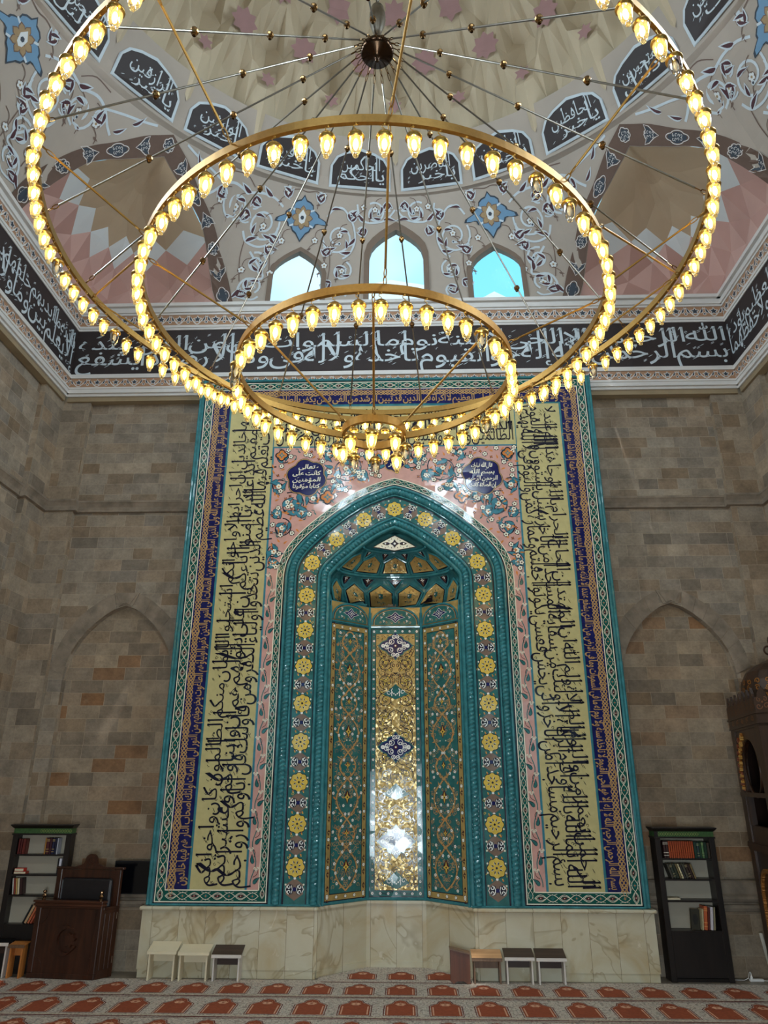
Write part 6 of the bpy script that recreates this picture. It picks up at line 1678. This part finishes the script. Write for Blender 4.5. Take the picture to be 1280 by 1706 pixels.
for k in range(19):
    a = rad(38) + rad(296) * (18 - k) / 18; cres.append((.055 + .142 * cos(a), .142 * sin(a)))
b = MB(M_WALNUT); b.prism([(x, .445 + z) for x, z in cres], .004, -.034, prismY); kpart('crescent', b, fp)
b = MB(M_WALNUT); b.prism([(x + .09, z) for x, z in star_pts(0, .45, 8, .088, .062, .2)], .004, -.036, prismY); kpart('star', b, fp)
b = MB(M_WALNUTX)
for o, z0, z1 in ((.0, .82, .845), (.02, .845, .875), (.012, .875, .89), (.028, .89, .915)): b.bbox(-.475 - o, .475 + o, -.015 - o, .05, z0, z1, 0, .004)
kpart('top_rail', b)
for sg in (-1, 1):
    b = MB(M_WALNUT); x0, x1 = sorted((sg * .455, sg * .478)); b.box(x0, x1, .03, .285, 0, .80); 
    if sg > 0:
        for y0 in (.05, .13, .2): b.bbox(.476, .486, y0, y0 + .055, .1, .76, 0, .004)
    b.bbox(x0 - .004, x1 + .006, .02, .29, .80, .835, 0, .005)
    kpart('side_panel', b)
b = MB(M_WALNUTX); b.box(-.455, .455, .035, .28, .44, .47); kpart('seat_board', b)
b = MB(M_WALNUT); b.box(-.47, .47, .262, .292, 0, 1.27); b.bbox(-.50, .505, .25, .30, 1.275, 1.305, 0, .006)
for sg in (-1, 1): b.bbox(min(sg * .475, sg * .40), max(sg * .475, sg * .40), .245, .29, .8, 1.275, 0, .006)
crest = [(-.24, 0)] + [(-.24 + .14 * t, .035 * t ** 2 + .01) for t in (.3, .6, 1)] + [(.085 * cos(a), .085 + .085 * sin(a)) for a in [pi - pi * k / 12 for k in range(13)]] + [(.24 - .14 * t, .035 * t ** 2 + .01) for t in (1, .6, .3)] + [(.24, 0)]
b.prism([(x, 1.30 + z) for x, z in crest], .258, .29, prismY); kb = kpart('backrest', b)
b = MB(M_WALNUT); b.prism([(x * .3, 1.385 + z * .3) for x, z in cres], .262, .25, prismY); b.prism([(x + .016, z) for x, z in star_pts(0, 1.387, 5, .022, .01, pi / 2)], .262, .25, prismY); kpart('crest_emblem', b, kb)
b = MB(M_LEATHER); b.bbox(-.36, .38, .215, .255, .5, 1.17, 0, .03); kpart('leather_back_pad', b, kb)
for sx_ in (-.405, .425):
    b = MB(M_BRONZE); b.lathe([(.0, 0), (.022, 0), (.024, .01), (.012, .02), (.018, .035), (.026, .05), (.016, .068), (.013, .08), (.022, .095), (.02, .11), (.008, .118), (.0, .12)], 10, 0, (sx_, .02, .915)); kpart('finial', b)
for zz in (.2, .72):
    b = MB(M_HINGE); b.box(.487, .492, .245, .252, zz - .04, zz + .04); kpart('hinge', b)

# ---- television on the wall behind the seat
tv = empty('television', (-3.75, .19, 0.957)); tag(tv, 'black flat television partly hidden between the seat and the mihrab edge', 'television')
b = MB(M_SCREEN); b.bbox(-.27, .285, -.02, .025, 0, .425, 0, .006); b.build('casing', tv)
b = MB(flat('dark screen', (8, 9, 14), 0.15, 0.05)); b.box(-.255, .27, -.0215, -.02, .015, .41); b.build('screen', tv)
b = MB(M_SCREEN); b.box(-.06, .06, .025, .145, .25, .38); b.build('wall_bracket', tv)

# ---- low reading desks
def desk(label, x0, x1, y0, top, edge, leg, back, hf=.315, hb=.385, d=.2, group='low reading desks along the mihrab base'):
    w = x1 - x0; root = empty('reading_desk', ((x0 + x1) / 2, y0, CZT + .003)); tag(root, label, 'reading desk', group); h = w / 2
    hf -= CZT; hb -= CZT
    b = MB(top, edge); b.prism([(0, hf), (d + .02, hb), (d + .02, hb + .012), (0, hf + .014)], -h, h, lambda u, v, w_: (w_, u, v))
    b.box(-h - .0005, h + .0005, -.004, .001, hf - .004, hf + .018, 1); b.build('slanted_top', root)
    b = MB(edge); b.bbox(-h, h, -.012, .006, hf - .02, hf - .004, 0, .002); b.build('front_lip', root)
    for sg in (-1, 1):
        b = MB(leg); a, c = sorted((sg * (h - .022), sg * (h - .042)))
        b.prism([(.012, 0), (d, 0), (d, hb - .002 - (hb - hf) * .1), (.012, hf)], a, c, lambda u, v, w_: (w_, u, v)); b.build('side_panel', root)
    b = MB(back); b.box(-h + .042, h - .042, d - .03, d - .014, hf - .13, hf + .02); b.build('back_panel', root)
    return root
desk('cream reading desk standing first on the left against the onyx base', -3.275, -2.885, -.29, M_CREAMWOOD, M_CREAMWOOD, M_CREAMWOOD, M_CREAMWOOD, .335, .415)
desk('cream reading desk touching the dark topped one, left of the niche', -2.865, -2.45, -.29, M_CREAMWOOD, M_CREAMWOOD, M_CREAMWOOD, M_CREAMWOOD, .325, .385)
desk('dark brown topped reading desk with white edges, left of the niche', -2.42, -2.025, -.29, M_DKLAM, M_WHITEEDGE, M_WHITEEDGE, M_DKLAM, .30, .38)
desk('light oak topped reading desk with brown legs, right of the niche', .99, 1.385, -.29, M_OAK, M_OAKBR, M_OAKBR, M_OAKBR, .29, .355)
desk('dark topped reading desk in the middle, beside the oak one', 1.415, 1.80, -.29, M_DKLAM, M_WHITEEDGE, M_WHITEEDGE, M_DKLAM, .30, .37)
desk('dark topped reading desk at the far right of the row', 1.825, 2.215, -.29, M_DKLAM, M_WHITEEDGE, M_WHITEEDGE, M_DKLAM, .295, .37)
o = desk('brown reading desk turned side on in the niche opening', -.115, .115, -.06, M_OAKBR, M_OAKBR, wood('red brown board', (84, 44, 26), (112, 62, 38), 0.4), M_OAKBR, .40, .345, .26)
o.location = (.838, -.30, CZT + .003); o.rotation_euler = (0, 0, 0)
for ch in list(o.children): bpy.data.objects.remove(ch, do_unlink=True)
b = MB(MATS['red brown board'], M_OAKBR)
b.prism([(-.125, .02), (-.11, .02), (-.09, .0), (-.04, .03), (.04, .03), (.09, .0), (.128, 0), (.128, .33), (-.125, .385)], .02, .04, prismY); b.build('side_panel', o)
b = MB(M_OAKBR); b.prism([(-.135, .385), (.135, .328), (.135, .345), (-.135, .402)], .005, .165, prismY); b.build('slanted_top', o)
b = MB(MATS['red brown board']); b.prism([(-.125, 0), (.128, 0), (.128, .33), (-.125, .385)], .135, .155, prismY); b.build('side_panel', o)
desk('black reading desk with white edging at the far left corner', -5.62, -5.18, -.22, M_SCREEN, M_WHITEEDGE, M_WHITEEDGE, M_DKLAM, .40, .42, .16, 'reading desks beside the seat')
desk('orange brown wooden reading desk between the corner desk and the carved seat', -5.165, -4.945, -.25, M_ORWOOD, M_OAKBR, M_ORWOOD, M_ORWOOD, .385, .405, .15, 'reading desks beside the seat')
[c for c in bpy.data.objects if c.get('label', '').startswith('orange brown wooden')][0].children
# ---- power strip and board by the minbar
ps = empty('power_strip', (4.75, .07, 0.0)); tag(ps, 'white power strip with a plug lying on the stone floor by the right wall', 'power strip')
b = MB(M_CABLEW); b.bbox(-.09, .09, -.025, .025, 0.0, .03, 0, .006); b.build('strip_body', ps)
b = MB(M_CABLEW); b.lathe([(.018, .03), (.018, .05), (.01, .062), (.006, .08), (.004, .1), (.0, .1)], 8, 0, (-.06, 0, 0)); b.tube([(-.06, 0, .09), (-.07, 0, .11), (-.075, .01, .1), (-.09, .03, .03), (-.14, .04, .006), (-.3, .05, .006)], .004, 6); b.build('plug', ps)
b = MB(M_CABLEW); b.tube([(.09, 0, .012), (.14, .01, .006), (.22, -.01, .006), (.4, .02, .006)], .004, 6); b.build('cable', ps)
b = MB(flat('pale board', (206, 200, 186), 0.6, .03)); b.prism([(4.905, .55), (4.945, .55), (5.02, .0), (4.985, .0)], .12, .14, prismY)
tag(b.build('white_board'), 'narrow white board leaning on the wall behind the wooden minbar', 'board')

# ================================================================== MINBAR at the right edge
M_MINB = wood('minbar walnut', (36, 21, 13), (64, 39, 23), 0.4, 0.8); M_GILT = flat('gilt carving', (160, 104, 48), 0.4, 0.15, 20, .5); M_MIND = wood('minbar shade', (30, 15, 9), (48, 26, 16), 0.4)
P0, P1, P2_, P3_, P4_, P5_ = (4.785, -.30), (4.52, -1.72), (4.8, -2.0), (5.85, -2.0), (5.85, -.12), (5.0, -.12)
PLAN = [P0, P1, P2_, P3_, P4_, P5_]
minb = empty('minbar', (5.25, -1.0, CZT + .003)); tag(minb, 'carved dark wooden minbar with crested cornice and gilt flowers at the right edge', 'minbar')
def mloc(p): return (p[0] - 5.25, p[1] + 1.0, p[2])
def mbuild(b, name, par=minb, smooth=False): b.v = [mloc(p) for p in b.v]; return b.build(name, par, smooth)
fl_ = hypot(P1[0] - P0[0], P1[1] - P0[1]); ftx, fty = (P1[0] - P0[0]) / fl_, (P1[1] - P0[1]) / fl_
Pm = lambda u, v, off: (P0[0] + ftx * u + fty * off, P0[1] + fty * u - ftx * off, v)   # outward is towards the room (-x)
def expand(k):
    cx_, cy_ = sum(p[0] for p in PLAN) / 6, sum(p[1] for p in PLAN) / 6
    return [(cx_ + (x - cx_) * k, cy_ + (y - cy_) * k) for x, y in PLAN]
mapz = lambda u, v, w: (u, v, w)
b = MB(M_MINB, M_MIND)
# face towards the hall: pillars, arch head, parapet panel, base with an arched recess
def fbox(u0_, u1_, z0, z1, o0, o1, m=0): b.prism([(u0_, z0), (u1_, z0), (u1_, z1), (u0_, z1)], o0, o1, Pm, m)
fbox(0, .2, 0, 3.1, -.1, 0); fbox(fl_ - .2, fl_, 0, 3.1, -.1, 0)
oc = fl_ / 2; ow = fl_ / 2 - .3
arch = [(oc + ow * cos(a), 2.55 + .42 * sin(a)) for a in [pi - pi * k / 14 for k in range(15)]]
b.prism([(.2, 1.9)] + [(oc - ow, 1.9)] + arch + [(oc + ow, 1.9), (fl_ - .2, 1.9), (fl_ - .2, 3.1), (.2, 3.1)], -.08, -.012, Pm)
fbox(.2, fl_ - .2, 1.66, 1.9, -.09, -.02); 
b.prism([(x, z) for x, z in PLAN], 1.6, 1.655, mapz)
mbuild(b, 'tower_frame')
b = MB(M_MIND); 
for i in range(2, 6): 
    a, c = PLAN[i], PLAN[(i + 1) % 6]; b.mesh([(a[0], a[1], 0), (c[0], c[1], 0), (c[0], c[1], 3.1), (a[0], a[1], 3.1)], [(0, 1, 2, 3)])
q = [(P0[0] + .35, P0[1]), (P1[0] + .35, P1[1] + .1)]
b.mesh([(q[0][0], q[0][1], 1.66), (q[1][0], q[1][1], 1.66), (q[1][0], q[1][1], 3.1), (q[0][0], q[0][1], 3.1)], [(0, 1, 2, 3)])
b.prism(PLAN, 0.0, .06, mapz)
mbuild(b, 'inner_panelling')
b = MB(M_MINB, M_MIND)
fbox(.2, fl_ - .2, .0, 1.6, -.06, -.03, 1)
b.prism([(x, z) for x, z in PLAN[1:3]] + [(P2_[0] + .05, P2_[1] + .05), (P1[0] + .07, P1[1])], 0, 3.1, mapz)
mbuild(b, 'base_panel')
b = MB(M_MINB)
for k, z0, z1 in ((1.035, 1.63, 1.665), (1.02, 1.60, 1.63), (1.03, 1.665, 1.69)): b.prism(expand(k), z0, z1, mapz)
mbuild(b, 'shelf_moulding')
b = MB(M_MINB)
for k, z0, z1 in ((1.01, 2.255, 2.3), (1.0, 2.3, 2.31)): fbox(.04, fl_ - .04, z0, z1, -.02, .02)
mbuild(b, 'parapet_rail')
b = MB(M_MINB, M_GILT, M_MIND)
for k, z0, z1 in ((1.0, 3.09, 3.12), (1.03, 3.12, 3.14), (1.02, 3.14, 3.24), (1.045, 3.24, 3.262)): b.prism(expand(k), z0, z1, mapz)
rnd = random.Random(9)
for k in range(16):
    u = .06 + (fl_ - .1) * k / 16; 
    for s_ in (1, -1): b.ribbon(spiral(u + .03 * s_, 3.19, .034, .008, k + s_, s_ * 1.0, 9), .009, Pm, .028, 0 if k % 3 else 1)
mbuild(b, 'carved_cornice')
b = MB(M_MINB, flat('minbar carving light', (104, 66, 40), 0.5, .2))
e2 = expand(1.02)
for i in range(0, 3):
    a, c = e2[i], e2[(i + 1) % 6]; l = hypot(c[0] - a[0], c[1] - a[1]); n = max(2, round(l / .2)); tx, ty = (c[0] - a[0]) / l, (c[1] - a[1]) / l
    Pcst = lambda u, v, w: (a[0] + tx * u + ty * w, a[1] + ty * u - tx * w, v)
    for k in range(n):
        u = l * (k + .5) / n; w = l / n / 2
        b.prism([(u - w, 3.262), (u + w, 3.262), (u + w, 3.42), (u + w * .55, 3.44), (u + w * .5, 3.48), (u, 3.56), (u - w * .5, 3.48), (u - w * .55, 3.44), (u - w, 3.42)], -.03, 0.0, Pcst)
        for s_ in (1, -1):
            b.ribbon(spiral(u + s_ * w * .45, 3.32, w * .42, .006, k, s_ * 1.1, 10), .012, lambda x, z, o: Pcst(x, z, o), .006, 1); b.ribbon(spiral(u + s_ * w * .35, 3.40, w * .3, .006, k + 2, -s_ * 1.0, 9), .01, lambda x, z, o: Pcst(x, z, o), .006, 1)
        b.disc((u, 3.37), .014, lambda x, z, o: Pcst(x, z, o), .008, 1, 6)
mbuild(b, 'cresting')
# gilt carved flowers in the arch spandrel and round the lower recess
b = MB(M_GILT, flat('carving ochre', (178, 132, 62), 0.4, .1), flat('carving rust', (110, 54, 30), 0.4, .1))
for k in range(26):
    t = k / 25; u = .24 + .06 * sin(k * 2.1) * (1 - t) + (.3 * (1 - t) ** 3); z = 3.02 - .66 * t
    r_ = .036 * (1 - .55 * t)
    b.prism([(u + x, z + y) for x, y in lobed(0, 0, 5, r_ * .6, r_ * .5, 3, k)], -.01, .02 + .008 * (k % 3), Pm, k % 3)
    if k % 2: b.prism([(x, y) for x, y in leaf_pts(u, z, k * 1.7, r_ * 2, r_, .5, 4)], -.01, .016, Pm, (k + 1) % 3)
mbuild(b, 'gilt_carving')
b = MB(M_GILT)
pts = [(.16 + .1, .35 + .06 * k) for k in range(14)]
arcp = [(.24 + .02, .3)] + [(.26, .3 + .75 * t) for t in (.2, .4, .6, .8, 1)] + [(.26 + .34 * (1 - cos(a)), 1.05 + .34 * sin(a)) for a in [pi / 2 * k / 8 for k in range(1, 9)]] + [(.6 + .26, 1.39)]
total_, at_ = arc_path(arcp)
for k in range(int(total_ / .03)):
    x, z, tx, ty = at_(k * .03); b.prism([(x + p, z + q) for p, q in lobed(0, 0, 5, .016, .008, 3, k)], -.04, .006, Pm)
mbuild(b, 'gilt_arch_edging')
b = MB(M_MINB); ov = [(oc + .4 * cos(t), 1.98 + .30 * sin(t)) for t in [2 * pi * k / 32 for k in range(33)]]
b.tube([Pm(x, z, -.03) for x, z in [(oc + .36 * cos(t), 2.62 + .36 * sin(t)) for t in [2 * pi * k / 32 for k in range(33)]]], .018, 6); mbuild(b, 'roundel_moulding')
dm_ = MB(M_MINB, M_GILT)
prof = [(.46, 3.26), (.47, 3.36), (.5, 3.46), (.52, 3.58), (.5, 3.72), (.43, 3.84), (.3, 3.94), (.16, 4.0), (.07, 4.05), (.03, 4.1), (.001, 4.12)]
dm_.lathe(prof, 24, 0, (5.27, -1.0, 0))
for k in range(24):
    a = 2 * pi * k / 24
    for j in range(3):
        Pd = lambda u, v, off, a=a: ((5.27 + (.53 + off) * cos(a + u / .5), -1.0 + (.53 + off) * sin(a + u / .5), 3.5 + v))
        dm_.ribbon(spiral(0, .02 + .09 * j, .04, .01, j + k, 1.2 if k % 2 else -1.2, 10), .014, Pd, .0 - .02 * abs(j - 1), 1)
mbuild(dm_, 'onion_dome')
b = MB(M_MINB); b.tube([(5.27, -1, 4.1), (5.27, -1, 4.2)], .012, 6); b.tube([(5.27 + .075 * sin(t) - .0, -1.0, 4.27 - .075 * cos(t)) for t in [rad(30) + rad(300) * k / 14 for k in range(15)]], .016, 6)
for s_ in (-1,):
    b.tube([(5.17 + .055 * cos(t), -1.0, 4.14 + .055 * sin(t)) for t in [rad(20) + rad(300) * k / 12 for k in range(13)]], .014, 6); b.tube([(5.2, -1, 4.09), (5.27, -1, 4.03)], .012, 6)
mbuild(b, 'crescent_finial')
# ------------------------------------------------------------------ the lettering helper is not part of the scene
if _to.name in COL.objects: COL.objects.unlink(_to)
bpy.data.objects.remove(_to)
